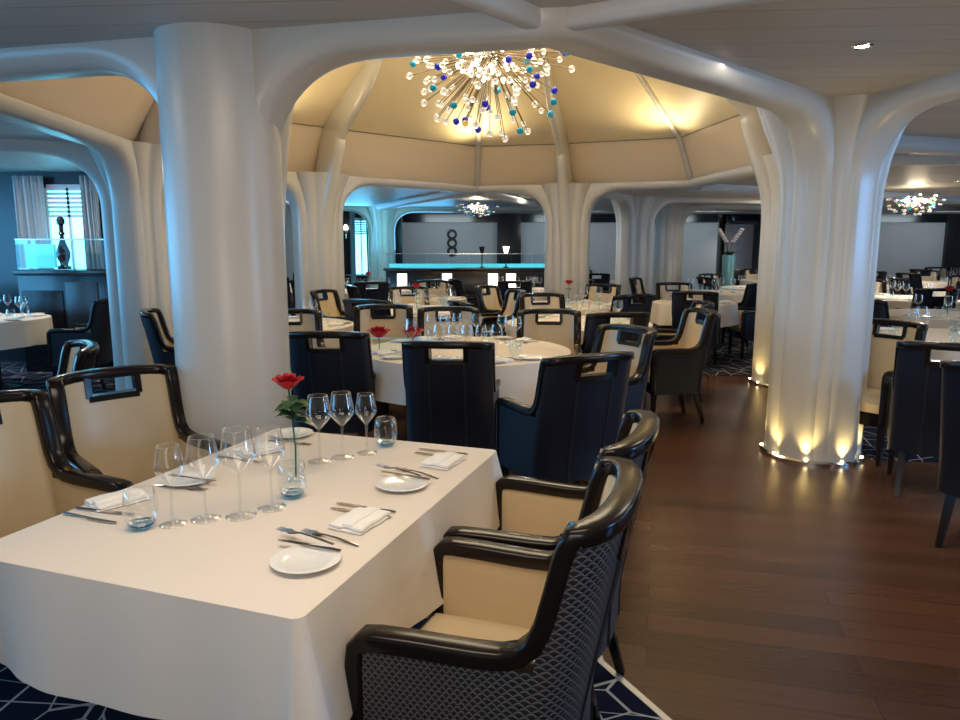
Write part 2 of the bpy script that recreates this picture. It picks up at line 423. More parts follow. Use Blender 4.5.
# steel base rings with floor lamps in the flutes
for p, rr in ((P[1], .352), (P[2], .352)):
    mb = MB(); mb.lathe([(rr-.03, 0), (rr, 0), (rr, .018), (rr-.012, .030), (rr-.03, .030)], 48, c=p)
    struct(mb.build(trimname(), M['chrome']))
    for k in range(9):
        th = 2*PI*(k)/9
        q = p+Vector((math.cos(th), math.sin(th)))*(rr-.014)
        mb = MB(); mb.lathe([(.0, 0), (.012, 0), (.012, .008), (.0, .010)], 10, z0=.029)
        e = mb.build('floor_light', M['basel']); e.location = (q.x, q.y, 0)
        side = 'front fluted pillar' if p is P[1] else 'fluted pillar behind the front one'
        tag(e, 'tiny warm uplight at the foot of the '+side, 'light', 'uplights around the foot of the '+side)
        q2 = p+Vector((math.cos(th), math.sin(th)))*(rr+.02)
        l = bpy.data.lights.new('uplight', 'SPOT'); l.energy = 9; l.color = (1, .72, .26); l.spot_size = R(80); l.spot_blend = 1; l.shadow_soft_size = .015
        lo = bpy.data.objects.new('uplight', l); C.objects.link(lo); lo.location = (q2.x, q2.y, .045); 
        dr = Vector((-math.cos(th)*.16, -math.sin(th)*.16, 1)); lo.rotation_euler = dr.to_track_quat('-Z', 'Y').to_euler()

# ceiling ribs outside
def rib_beam(a, b2, w=.10, h=.14, z=ZC, w2=None):
    a, b2 = Vector(a), Vector(b2); d = (b2-a).normalized(); n = Vector((-d.y, d.x)); rows = []
    w2 = w2 or w
    for p, ww in ((a, w), (b2, w2)):
        rw = []
        for x, y in ((-1, 0), (-1, -.55), (-.8, -.9), (-.45, -1), (.45, -1), (.8, -.9), (1, -.55), (1, 0)):
            q = p+n*x*ww; rw.append((q.x, q.y, z+y*h))
        rows.append(rw)
    mb = MB(); mb.grid(rows); mb.f.append(tuple(range(8))); mb.f.append(tuple(range(8, 16))); return struct(mb.build(trimname(), M['beam'], auto=50))
rib_beam((.22, 3.05), (-.55, 2.1), .045, .07); rib_beam((.34, 3.05), (2.3, 2.0), .05, .07)
rib_beam((2.3, 2.0), (3.3, 1.2), .05, .07); rib_beam((-.55, 2.1), (-1.6, .9), .045, .07)
for a, b2 in (((3.2, 6.3), (8.5, 8)), ((3.2, 11), (6, 12.6)), ((-.05, 11.7), (1.4, 16.5)), ((-.05, 11.7), (-2.2, 16.5)), ((6, 8.9), (11, 11)), ((4.2, 5.2), (7, 7.6)), ((6.5, 12.6), (10.5, 15)), ((-3, 4), (-7, 4.6)), ((8.0, 6.5), (12.5, 13.5))):
    rib_beam(a, b2, .14, .12)

# dome ------------------------------------------------------------
def ringpts(sc, z): return [Vector((ctr.x+(p.x-ctr.x)*sc, ctr.y+(p.y-ctr.y)*sc, z)) for p in ring]
r0, r1, r2, r3 = ringpts(1.0, ZC), ringpts(.90, 2.98), ringpts(.50, 3.95), ringpts(.30, 4.1)
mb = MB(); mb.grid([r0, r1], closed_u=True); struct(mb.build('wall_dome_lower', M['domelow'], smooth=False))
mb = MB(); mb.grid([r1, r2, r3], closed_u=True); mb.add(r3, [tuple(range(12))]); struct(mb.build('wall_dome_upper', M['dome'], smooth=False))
for o in ('wall_dome_lower', 'wall_dome_upper'): bpy.data.objects[o].name = {'wall_dome_lower': 'ceiling.001', 'wall_dome_upper': 'ceiling.002'}[o]
sm = MB()
for k in range(12): sm.tube([r1[k]*.999+Vector((0, 0, -.002)), r1[(k+1) % 12]*.999+Vector((0, 0, -.002))], .005, 6)
struct(sm.build(trimname(), M['seam']))
for k in range(12):
    A = [r0[k], r1[k], r2[k], r3[k]]
    cc = Vector((ctr.x, ctr.y, 3.0))
    if k % 2 == 1:
        pts = [a+(cc-a).normalized()*.03 for a in A]; mb = MB(); mb.tube(pts, [.05, .045, .035, .03], 8)
    else:
        d = (cc.xy-A[0].xy).normalized(); D3 = Vector((d.x, d.y, 0)); tg = Vector((-d.y, d.x, 0)); p0 = Vector((A[0].x, A[0].y, 0))
        L1 = (A[1].xy-A[0].xy).length
        pts = [p0+D3*.12+Vector((0, 0, 1.3)), p0+D3*.14+Vector((0, 0, 1.7)), p0+D3*.19+Vector((0, 0, 2.05)), p0+D3*.27+Vector((0, 0, 2.38)), p0+D3*(L1*.62+.20)+Vector((0, 0, 2.74)), A[1]+D3*.19, A[1].lerp(A[2], .5)+D3*.10-Vector((0, 0, .08)), A[2]-Vector((0, 0, .06)), A[3]-Vector((0, 0, .04))]
        rad = [(.13, .10), (.15, .11), (.17, .11), (.22, .10), (.24, .09), (.21, .08), (.15, .065), (.08, .05), (.06, .04)]
        fine = []; fr_ = []
        for i in range(len(pts)-1):
            a0 = pts[max(0, i-1)]; a1 = pts[i]; a2 = pts[i+1]; a3 = pts[min(len(pts)-1, i+2)]
            for t in [j/6 for j in range(6)]:
                fine.append(.5*((2*a1)+(-a0+a2)*t+(2*a0-5*a1+4*a2-a3)*t*t+(-a0+3*a1-3*a2+a3)*t**3))
                fr_.append((rad[i][0]*(1-t)+rad[i+1][0]*t, rad[i][1]*(1-t)+rad[i+1][1]*t))
        fine.append(pts[-1]); fr_.append(rad[-1]); rows = []
        for i, p in enumerate(fine):
            T = (fine[min(i+1, len(fine)-1)]-fine[max(0, i-1)]).normalized(); nn = T.cross(tg).normalized(); w1, w2 = fr_[i]
            rows.append([p+nn*w1*math.copysign(abs(math.cos(2*PI*j/20))**.8, math.cos(2*PI*j/20))+tg*w2*math.copysign(abs(math.sin(2*PI*j/20))**.8, math.sin(2*PI*j/20)) for j in range(20)])
        mb = MB(); mb.grid(rows, closed_u=True)
    struct(mb.build(trimname(), M['plaster']))

# downlights
def downlight(x, y, label, grp='recessed ceiling downlights', z=ZC):
    e = empty('downlight', (x, y, z))
    mb = MB(); mb.lathe([(.028, -.002), (.044, -.008), (.048, -.004), (.05, .0)], 24); part(mb, 'bezel', M['chrome'], e)
    mb = MB(); mb.lathe([(.0, -.004), (.029, -.003)], 20); part(mb, 'lens', M['spot'], e)
    tag(e, label, 'ceiling light', grp)
    l = bpy.data.lights.new('downlight_beam', 'SPOT'); l.energy = 42; l.color = (1, .9, .78); l.spot_size = R(120); l.spot_blend = .8; l.shadow_soft_size = .05
    lo = bpy.data.objects.new('downlight_beam', l); C.objects.link(lo); lo.location = (x, y, z-.03)
q = at(862, 46, ZC)
downlight(q.x, q.y, 'round recessed downlight in the slatted ceiling at upper right')
q = at(958, 181, ZC); downlight(q.x, q.y, 'recessed downlight beyond the right-hand arch, near the right chandelier')
q = at(742, 213, ZC); downlight(q.x, q.y, 'small recessed downlight seen just left of the rear fluted pillar')

# ------------------------------------------------------------------ chandelier
def chandelier(c, rad, nrod, label, br=.033, seed=3, up=.45, sz=1):
    rnd = random.Random(seed)
    e = empty('chandelier', c)
    mb = MB(); mb.sphere((0, 0, 0), rad*.12, 16, 10); part(mb, 'hub', M['chrome'], e)
    mb = MB(); mb.tube([(0, 0, rad*.1), (0, 0, ZC+1.68-c[2] if c[2] > 2.5 else max(.02, ZC-c[2]))], .012, 8); part(mb, 'hanging_rod', M['chrome'], e)
    rods = {}
    sph = {}
    for key in ('b_clear', 'b_amber', 'b_blue', 'b_teal'):
        m2 = MB(); m2.sphere((0, 0, 0), br, 14, 9); me = m2.mesh('glass_ball'); me.materials.append(M[key]); sph[key] = me
    m2 = MB(); m2.sphere((0, 0, 0), br*.62, 10, 7); bulb = m2.mesh('bulb'); bulb.materials.append(M['bulb'])
    ga = PI*(3-math.sqrt(5)); i = 0
    for k in range(nrod):
        zc = -1+(1+up)*(k+.5)/nrod
        th = k*ga+rnd.uniform(-.15, .15)
        rr = math.sqrt(1-zc*zc); dvec = Vector((rr*math.cos(th), rr*math.sin(th), zc))
        ln = rad*rnd.choice((1, 1, .98, .88, .74, .62, .5))
        r_ = MB(); r_.tube([(0, 0, rad*.1), (0, 0, ln)], .0045, 5)
        me = rods.get(round(ln, 3))
        if me is None:
            me = r_.mesh('rod'); me.materials.append(M['rodmetal']); rods[round(ln, 3)] = me
        ro = link('rod', me, e); ro.rotation_euler = dvec.to_track_quat('Z', 'Y').to_euler(); reg(e, ro)
        key = rnd.choices(['b_clear', 'b_amber', 'b_blue', 'b_teal'], [4, 1.2, 3.2, 3.2])[0]
        if ln > .95*rad: key = rnd.choices(['b_clear', 'b_teal'], [5, 1])[0]
        bo = link('glass_ball', sph[key], ro); bo.location = (0, 0, ln); reg(ro, bo)
    if nrod == 100:              # the many further rods and clear balls between them
        mr, mg = MB(), MB()
        for k in range(90):
            zc = rnd.uniform(-.95, .35); th = rnd.uniform(0, 2*PI); rr = math.sqrt(1-zc*zc); dv = Vector((rr*math.cos(th), rr*math.sin(th), zc)); ln = rad*rnd.uniform(.5, .97)
            mr.tube([dv*rad*.1, dv*ln], .004, 5); mg.sphere(dv*ln, br*.85, 10, 7)
        o = part(mr, 'thin_rods', M['rodmetal'], e); o['kind'] = 'stuff'
        o = part(mg, 'clear_balls', M['b_clear'], e); o['kind'] = 'stuff'
    for k in range(40):
        dvec = Vector((rnd.uniform(-1, 1), rnd.uniform(-1, 1), rnd.uniform(-.7, .35))).normalized()
        bo = link('bulb', bulb, e); bo.location = dvec*rad*rnd.uniform(.22, .5); reg(e, bo)
    tag(e, label, 'chandelier')
    l = bpy.data.lights.new('chandelier_glow', 'POINT'); l.energy = 30*rad; l.color = (1, .82, .55); l.shadow_soft_size = rad*.3
    lo = bpy.data.objects.new('chandelier_glow', l); C.objects.link(lo); lo.location = (c[0], c[1], c[2]-.0)
    e.scale = (1, 1, sz)
    return e
chandelier((.10, 7.2, 3.31), .80, 100, 'large starburst chandelier of blue, teal and clear glass balls under the dome')
chandelier((6.85, 11.6, 2.22), .40, 60, 'starburst chandelier seen right of the front fluted pillar', br=.03, seed=5, up=.2, sz=.6)
chandelier((-.05, 14.6, 2.28), .40, 60, 'distant starburst chandelier above the glass-topped buffet counter', br=.03, seed=9, up=.2, sz=.5)
chandelier((-2.95, 12.4, 2.32), .36, 40, 'small distant chandelier at the top left of the far central arch', br=.028, seed=12, up=.2, sz=.5)

# ------------------------------------------------------------------ armchair
def chair_S(sx, z):            # point on the shell; sx: arclength-like coordinate from -1 (left arm front) to 1
    wf, wb = .265, .245; yf, yb, bul = .25, -.13, .085
    a = abs(sx); sg = 1 if sx >= 0 else -1
    SA = .46                   # |sx| above SA is the arm
    if a > SA:
        t = (a-SA)/(1-SA); x = wb+(wf-wb)*t; y = yb+(yf-yb)*t; bf = max(0, 1-t*3.2)**2
    else:
        ph = (a/SA); x = wb*math.sin(ph*PI/2)**.92 if ph > 0 else 0; y = yb-bul*math.cos(ph*PI/2)**.75; bf = 1
        if ph >= .9999: y = yb
    lean = .19*max(0, z-.40)*bf
    w2 = 1-.02*max(0, z-.4)
    return Vector((sg*x*w2, y-lean, z))
def chair_N(sx, z):
    e = .01; a = chair_S(max(-1, sx-e), z); b2 = chair_S(min(1, sx+e), z); t = (b2-a); t.z = 0; t.normalize()
    return Vector((t.y, -t.x, 0))
def topz(sx): return .95-.02*(abs(sx)/.5)**2
ZA = .635
SEC = ((-1, -.55), (-.93, -.85), (-.7, -1), (.7, -1), (.93, -.85), (1, -.55), (1, .55), (.93, .85), (.7, 1), (-.7, 1), (-.93, .85), (-1, .55))
def make_chair(fab):
    e = empty('armchair')
    HX, HZ0, HZ1 = .125, .835, .915
    def surf(off, rim=.012):
        mb = MB()
        us = sorted(set([-.47, -.40, -.32, -.24, -.18, -HX, -.06, 0, .06, HX, .18, .24, .32, .40, .47, -.44, .44, -.46, .46]))
        zs = [.27, .36, .45, .55, .635, .73, HZ0, HZ1, .932]
        for i in range(len(us)-1):
            for j in range(len(zs)-1):
                if abs(us[i]+us[i+1])/2 < HX and HZ0 <= (zs[j]+zs[j+1])/2 <= HZ1: continue
                q = []
                for u2, z2 in ((us[i], zs[j]), (us[i+1], zs[j]), (us[i+1], zs[j+1]), (us[i], zs[j+1])):
                    q.append(chair_S(u2, z2)+chair_N(u2, z2)*off)
                mb.add(q, [(0, 1, 2, 3)])
        for sg in (-1, 1):
            ua = [sg*u2 for u2 in (.47, .52, .6, .7, .8, .9, .985)]; za = [.27, .36, .45, .55, .62]
            rows = [[chair_S(u2, z2)+chair_N(u2, z2)*off for u2 in ua] for z2 in za]; mb.grid(rows)
        return mb
    # outer woven shell and inner leather lining (each closed against the frame)
    out = surf(.022)
    part(out, 'outer_back', M[fab], e, uvf=lambda c: ((math.atan2(c.x, -c.y+.15)*.34 if c.y < .0 else (math.copysign(.34*math.atan2(abs(c.x), .15), c.x)+math.copysign(c.y, c.x))), c.z))
    inn = surf(-.022); part(inn, 'leather_lining', M['cream'], e)
    # frame swept round the rim
    path = []
    def P2(u2, z2): path.append((u2, z2))
    half = [(.99, .30), (.99, .40), (.99, .50), (.99, .58), (.985, ZA-.02), (.96, ZA-.003), (.92, ZA), (.8, ZA), (.7, ZA-.002), (.6, ZA-.003), (.54, ZA-.001), (.50, ZA+.012), (.478, ZA+.04), (.468, ZA+.09), (.464, .80), (.462, .87), (.458, .905), (.445, .925), (.42, None), (.36, None), (.29, None), (.215, None), (.14, None), (.07, None), (0, None)]
    half = [(u2, topz(u2)-.012 if z2 is None else z2) for u2, z2 in half]
    full = half+[(-u2, z2) for u2, z2 in half[::-1][1:]]
    pts = [chair_S(*p) for p in full]; rows = []
    for i, p in enumerate(pts):
        T = (pts[min(i+1, len(pts)-1)]-pts[max(0, i-1)]).normalized(); n = chair_N(*full[i])
        n = (n-T*n.dot(T)).normalized(); b2 = T.cross(n).normalized()
        hn, hb = .031, .021
        rows.append([p+n*x*hn+b2*y*hb for x, y in SEC])
    mb = MB(); o = mb.grid(rows, closed_u=True); n = len(rows)
    mb.f.append(tuple(range(12))); mb.f.append(tuple(range((n-1)*12, n*12)))
    part(mb, 'frame', M['frame'], e, auto=75)
    # frame of the hand-hold
    mb = MB()
    loop = [(-HX, HZ1+.01), (-HX, .86), (-HX, HZ0), (-.09, HZ0), (-.045, HZ0), (0, HZ0), (.045, HZ0), (.09, HZ0), (HX, HZ0), (HX, .86), (HX, HZ1+.01)]
    segs = [loop[0:3], loop[2:9], loop[8:11]]
    for sg in segs:
        rows = []
        for i, (u2, z2) in enumerate(sg):
            p = chair_S(u2, z2); T = (chair_S(*sg[min(i+1, len(sg)-1)])-chair_S(*sg[max(0, i-1)])).normalized(); nn = chair_N(u2, z2); nn = (nn-T*nn.dot(T)).normalized(); b2 = T.cross(nn)
            rows.append([p+nn*x*.029+b2*y*.013 for x, y in ((-1, -1), (1, -1), (1, 1), (-1, 1))])
        k = mb.grid(rows, closed_u=True); mb.f.append((k, k+1, k+2, k+3)); q = k+4*(len(rows)-1); mb.f.append((q, q+1, q+2, q+3))
    mb2 = []
    # fabric between the hole top and the rail is dark wood
    rows = [[chair_S(u2, HZ1)+chair_N(u2, HZ1)*o2 for u2 in (-HX, -.08, -.04, 0, .04, .08, HX)] for o2 in (-.026, .026)]
    rows2 = [[chair_S(u2, .94)+chair_N(u2, .94)*o2 for u2 in (-HX, -.08, -.04, 0, .04, .08, HX)] for o2 in (.026, -.026)]
    mb.grid(rows+rows2, closed_v=True)
    part(mb, 'hand_hold', M['frame'], e, auto=30)
    for sg in (-1, 1):          # vertical seam strips down the outside of the back
        mb = MB(); rows = []
        for k in range(9):
            z2 = .27+(HZ0-.27)*k/8; u2 = sg*(HX-.01)
            p = chair_S(u2, z2)+chair_N(u2, z2)*.0225; n2 = chair_N(u2, z2); tx = Vector((-n2.y, n2.x, 0))
            rows.append([p-tx*.007, p-tx*.004+n2*.005, p+tx*.004+n2*.005, p+tx*.007])
        mb.grid(rows); part(mb, 'seam_strip', M['darkfab'], e)
    mb = MB()                   # seat cushion with crown
    nx, ny = 12, 12; rows = []
    for j in range(ny+1):
        row_ = []
        for i in range(nx+1):
            u2, v2 = -1+2*i/nx, -1+2*j/ny
            yy = -.17+(.262+.17)*(v2+1)/2; ww = .222+.012*(v2+1)/2
            if v2 < 0: ww *= 1-.22*(-v2)**3
            edge = max(abs(u2), abs(v2)); z2 = .455+.012*(1-u2*u2)*(1-v2*v2)-(.03*max(0, (edge-.82)/.18)**2)
            row_.append((u2*ww, yy, z2))
        rows.append(row_)
    k0 = mb.grid(rows)
    per = [(0, i) for i in range(nx+1)]+[(j, nx) for j in range(1, ny+1)]+[(ny, i) for i in range(nx-1, -1, -1)]+[(j, 0) for j in range(ny-1, 0, -1)]
    topl = [rows[j][i] for j, i in per]; bot = [(x, y, .365) for x, y, z2 in topl]
    mb.grid([topl, bot], closed_u=True); mb.add(bot, [tuple(range(len(bot)))])
    part(mb, 'seat', M['cream'], e)
    mb = MB(); mb.box(-.235, .235, -.15, .245, .265, .365); part(mb, 'seat_rail', M['frame'], e, bevel=.006)
    for sx in (-1, 1):
        for sy in (-1, 1):
            x0, y0 = sx*(.245 if sy > 0 else .19), (.225 if sy > 0 else -.15)
            x1, y1 = sx*(.25 if sy > 0 else .20), (.232 if sy > 0 else -.235)
            mb = MB(); rows = []
            for z2, t in ((.30, 0), (.15, .5), (0, 1)):
                x = x0+(x1-x0)*t; y = y0+(y1-y0)*t; h = .021-.008*t
                rows.append([(x-h, y-h, z2), (x+h, y-h, z2), (x+h, y+h, z2), (x-h, y+h, z2)])
            mb.grid(rows, closed_u=True); mb.f.append((8, 9, 10, 11)); mb.f.append((0, 1, 2, 3))
            part(mb, 'leg', M['frame'], e, auto=30)
    return e
CH = Proto(make_chair('weave')); CHP = Proto(make_chair('plainfab'))

# ------------------------------------------------------------------ tableware prototypes
def wine_profile(h, rb, rf):
    st = h*.49
    foot = [(0, .003), (rf*.55, .003), (rf, .0015), (rf, .0), (rf*.98, .004), (rf*.5, .006), (.006, .010), (.0042, .02)]
    stem = [(.0042, .02), (.0036, st*.6), (.0042, st*.92), (.0048, st)]
    bowl = [(.0045, st), (rb*.30, st+.009), (rb*.66, st+.026), (rb*.92, st+.041), (rb, st+.051), (rb*.98, st+.062), (rb*.88, st+.085), (rb*.76, h-.002), (rb*.755, h)]
    return foot, stem, bowl
def make_wine(h, rb, rf, name='wine_glass'):
    e = empty(name); f_, s_, b_ = wine_profile(h, rb, rf)
    mb = MB(); mb.lathe(b_, 32); mb.lathe([(rb*.76, h), (rb*.745, h+.0012), (rb*.735, h)], 32); part(mb, 'bowl', M['glass'], e, auto=180)
    mb = MB(); mb.lathe(s_, 12); part(mb, 'stem', M['stemglass'], e)
    mb = MB(); mb.lathe(f_, 32); part(mb, 'foot', M['glass'], e, auto=180)
    return e
def make_wine_small(h, rb, rf):
    f_, s_, b_ = wine_profile(h, rb, rf); mb = MB(); mb.lathe(f_+s_+b_, 14); return mb.build('wine_glass', M['glass'], auto=180)
def make_tumbler():
    e = empty('water_tumbler')
    mb = MB(); mb.lathe([(.024, .012), (.034, .016), (.041, .03), (.0445, .05), (.044, .075), (.040, .098), (.036, .108), (.0352, .1085), (.0345, .108)], 32); part(mb, 'wall', M['glass'], e, auto=180)
    mb = MB(); mb.lathe([(0, .0), (.024, .0), (.027, .003), (.030, .009), (.036, .017), (.030, .010), (.022, .008), (0, .007)], 32); part(mb, 'blue_base', M['bluebase'], e, auto=180)
    return e
def make_tumbler_small():
    mb = MB(); mb.lathe([(0, .004), (.025, 0), (.036, .018), (.0445, .05), (.044, .075), (.036, .108)], 14); return mb.build('water_tumbler', M['glass2'], auto=180)
M['stemglass'] = thin_glass('glass_stem', (.93, .95, .95), .12)
M['glass2'] = thin_glass('pale_blue_glass', (.90, .97, .99), .06)
WG = Proto(make_wine(.235, .045, .041)); WGT = Proto(make_wine(.25, .050, .043)); WGS = Proto(make_wine(.22, .039, .037))
wsm = Proto(make_wine_small(.225, .043, .038)); TU = Proto(make_tumbler()); tsm = Proto(make_tumbler_small())
def make_plate():
    mb = MB(); mb.lathe([(0, .004), (.045, .004), (.052, .006), (.082, .013), (.083, .0145), (.080, .0145), (.052, .009), (.044, .007), (0, .007)][0:5]+[(.080, .0150), (.052, .0095), (.044, .0075), (0, .0075)], 48)
    mb.lathe([(.03, 0), (.045, 0), (.046, .004)], 32)
    return mb.build('side_plate', M['china'])
PLT = Proto(make_plate())
def fork_mesh():
    mb = MB(); L = .19
    out = [(-.0035, 0), (-.0045, .03), (-.003, .075), (-.0022, .115), (-.006, .128), (-.0105, .140), (-.0105, .150)]
    # handle + shoulders
    left = out; rt = [(-x, y) for x, y in out[::-1]]
    poly = [(x, y, zz(y)) for x, y in left+rt] if False else None
    rows = []
    for (x, y) in out:
        z = .002+.006*math.sin(PI*min(1, y/.19))*(1 if y < .12 else .6)
        rows.append([(x, y, z), (x*.5, y, z+.002), (-x*.5, y, z+.002), (-x, y, z)])
    mb.grid(rows)
    rows_b = [[(p[0], p[1], p[2]-.0016) for p in r_] for r_ in rows]; mb.grid(rows_b)
    for k in range(4):
        x = -.0088+k*.00587
        mb.tube([(x, .149, .006), (x, .17, .0035), (x*.97, .192, .005)], [.0017, .0016, .0008], 6)
    return mb
def knife_mesh(Lk=.20):
    mb = MB()
    mb.tube([(0, 0, .004), (0, .02, .0042), (0, .06, .004), (0, .085, .004)], [.0045, .0052, .0042, .0034], 8, flat=.7, up=(0, 0, 1))
    mb.sheet([(-.004, .083, .003), (.004, .083, .003), (.009, .10, .003), (.0095, .15, .003), (.007, Lk-.012, .003), (.001, Lk, .003), (-.004, Lk-.01, .003), (-.0045, .12, .003)], .0014)
    return mb
FK = Proto(fork_mesh().build('fork', M['steel'])); KN = Proto(knife_mesh().build('dinner_knife', M['steel'], auto=25)); BK = Proto(knife_mesh(.185).build('butter_knife', M['steel'], auto=25))
def make_napkin():             # three soft stepped folds, lies along local x
    mb = MB(); W, D = .075, .055
    def slab(x0, x1, y0, y1, z0, z1, sk=0):
        nx = 10; rows = []
        sec = []
        for th in range(0, 13):
            a = 2*PI*th/12; ca, sa = math.cos(a), math.sin(a)
            sec.append((math.copysign(abs(ca)**.4, ca), math.copysign(abs(sa)**.6, sa)))
        for i in range(nx+1):
            x = x0+(x1-x0)*i/nx; wob = .002*math.sin(i*1.3+x0*40)
            hh = (z1-z0)/2*(1 if 0 < i < nx else .5)
            rows.append([(x, (y0+y1)/2+sk*(i/nx-.5)+(y1-y0)/2*c+wob, z0+(z1-z0)/2+hh*s2) for c, s2 in sec[:-1]])
        o = mb.grid(rows, closed_u=True); mb.f.append(tuple(o+k for k in range(12))); mb.f.append(tuple(o+nx*12+k for k in range(12)))
    slab(-W, W, -D, D, 0, .008)
    slab(-W*.96, W*.98, -D*.98, -D*.30, .006, .020, .004)
    slab(-W*.90, W*.94, -D*.42, D*.28, .006, .026, .004)
    slab(-W*.98, W*.90, D*.18, D*.96, .006, .018, .004)
    return mb
NP = Proto(make_napkin().build('folded_napkin', M['napkin'], auto=70))

# ------------------------------------------------------------------ roses
def rose_head(parent, loc, r=.042, name='rose_bloom'):
    mb = MB()
    for ringi, (rr, hh, n, ph, op) in enumerate(((.30, .55, 3, 0, .1), (.50, .58, 4, .5, .25), (.75, .55, 5, .2, .5), (1.0, .46, 6, .7, .85))):
        for k in range(n):
            th = 2*PI*k/n+ph; rows = []
            for j in range(6):
                t = j/5; row_ = []
                for i in range(7):
                    s_ = -1+2*i/6; a = th+s_*(PI/n*1.15)*(.35+.65*math.sin(PI*min(.9, t*.75+.15)))
                    rad = r*rr*(.25+.85*t**.7)+r*op*.25*max(0, t-.7)*3*(1-.5*s_*s_)
                    row_.append((rad*math.cos(a), rad*math.sin(a), r*hh*2*t*(1-.13*s_*s_)-r*.25*max(0, t-.8)*op*5*.6))
                rows.append(row_)
            mb.grid(rows)
    mb.sphere((0, 0, r*.18), r*.3, 10, 6, sz=.7)
    o = mb.build(name, M['rose'], parent); o.location = loc
    return o
def leaf(mb, base, d, L, w):
    d = Vector(d).normalized(); s2 = d.cross(Vector((0, 0, 1))).normalized(); u2 = s2.cross(d).normalized(); rows = []
    for j in range(7):
        t = j/6; ww = w*math.sin(PI*(t**.8))*.5+.0005; c = Vector(base)+d*L*t-Vector((0, 0, 1))*L*.35*t*t
        rows.append([c-s2*ww+u2*ww*.35, c, c+s2*ww+u2*ww*.35])
    mb.grid(rows)

# ------------------------------------------------------------------ near table
U = Vector((math.sin(R(19.3)), math.cos(R(19.3)))); W_ = Vector((U.y, -U.x))     # along the table / across it to the right
TC = Vector((-.557, 2.13))-W_*.056; HL, HW = .655, .484
TZ = .75
def tl(u2, v2, z=TZ): q = TC+U*u2+W_*v2; return Vector((q.x, q.y, z))
def rect_cloth(hl, hw, z, drop, seed=1, rc=.022, amp=.034):
    rnd = random.Random(seed); pts = []
    per = []
    n1, n2, nc = 40, 30, 12
    cor = [(1, 1), (-1, 1), (-1, -1), (1, -1)]
    def side(p0, p1, n, nrm):
        for k in range(n): t = k/n; per.append((p0[0]+(p1[0]-p0[0])*t, p0[1]+(p1[1]-p0[1])*t, nrm[0], nrm[1], 0))
    def corner(cx, cy, a0):
        for k in range(nc): a = a0+PI/2*k/nc; per.append((cx+rc*math.cos(a), cy+rc*math.sin(a), math.cos(a), math.sin(a), math.sin(PI*k/nc)))
    side((hw, -hl+rc), (hw, hl-rc), n1, (1, 0)); corner(hw-rc, hl-rc, 0)
    side((hw-rc, hl), (-hw+rc, hl), n2, (0, 1)); corner(-hw+rc, hl-rc, PI/2)
    side((-hw, hl-rc), (-hw, -hl+rc), n1, (-1, 0)); corner(-hw+rc, -hl+rc, PI)
    side((-hw+rc, -hl), (hw-rc, -hl), n2, (0, -1)); corner(hw-rc, -hl+rc, 3*PI/2)
    n = len(per); rows = []
    ph = [rnd.uniform(0, 6) for _ in range(4)]
    def fold(i):
        s = i/n*2*PI
        v = .45*math.sin(s*7+ph[0])+.35*math.sin(s*11+ph[1])+.3*math.sin(s*17+ph[2])
        return math.copysign(abs(v)**1.5, v)
    rows.append([(x-nx*.01, y-ny*.01, z) for x, y, nx, ny, c in per])
    for t in (0, .05, .12, .25, .4, .55, .7, .85, 1):
        r_ = []
        for i, (x, y, nx, ny, c) in enumerate(per):
            o = .003+.035*t+amp*fold(i)*t**.9*(1-.4*c)+.055*c*t
            zz = z-.004-(drop+.03*c+.006*math.sin(i*.13))*t
            r_.append((x+nx*o, y+ny*o, zz))
        rows.append(r_)
    mb = MB(); o = mb.grid(rows, closed_u=True); mb.f.append(tuple(o+k for k in range(n)))
    return mb
e = empty('dining_table', (TC.x, TC.y, 0), -R(19.3))
mb = MB(); mb.box(-HW+.006, HW-.006, -HL+.006, HL-.006, .715, .742); part(mb, 'table_top', M['brown'], e, bevel=.01)
mb = MB(); mb.tube([(0, 0, .02), (0, 0, .72)], .045, 16); part(mb, 'pedestal', M['black'], e)
mb = MB(); mb.box(-.30, .30, -.04, .04, 0, .03); mb.box(-.04, .04, -.42, .42, 0, .03); part(mb, 'table_foot', M['black'], e, bevel=.005)
tag(e, 'rectangular dining table nearest the camera, under a white cloth', 'table')
mb = rect_cloth(HL, HW, TZ-.0002, .275, seed=4)
cl = mb.build('tablecloth', M['linen'], auto=50); cl.location = (TC.x, TC.y, 0); cl.rotation_euler = (0, 0, -R(19.3))
tag(cl, 'white linen cloth over the nearest rectangular table', 'tablecloth')

def face(dx, dy): return math.atan2(dy, dx)-PI/2      # chair front is local +Y
aR = face(-W_.x, -W_.y); aL = face(W_.x, W_.y)
CG = 'dark-framed cream armchairs of the dining room'
PLACED = []; TABLES = []
def putchair(x, y, rz, label, proto=None):
    PLACED.append((x, y)); return (proto or CHP).put((x, y, .0045), rz, label, 'chair', CG)
q = tl(-.235, .765); putchair(q.x, q.y, aR+R(2), 'armchair nearest the camera, woven dark back, at the right of the nearest table', CH)
q = tl(.36, .745); putchair(q.x, q.y, aR, 'second armchair on the right of the nearest table, behind the foremost one', CH)
putchair(-1.43, 2.95, face(.72, -.70), 'cream armchair with whole hand-hold showing at the left of the nearest table', CH)
putchair(-1.61, 2.38, face(.86, -.5), 'cream armchair cut by the left picture edge beside the nearest table', CH)

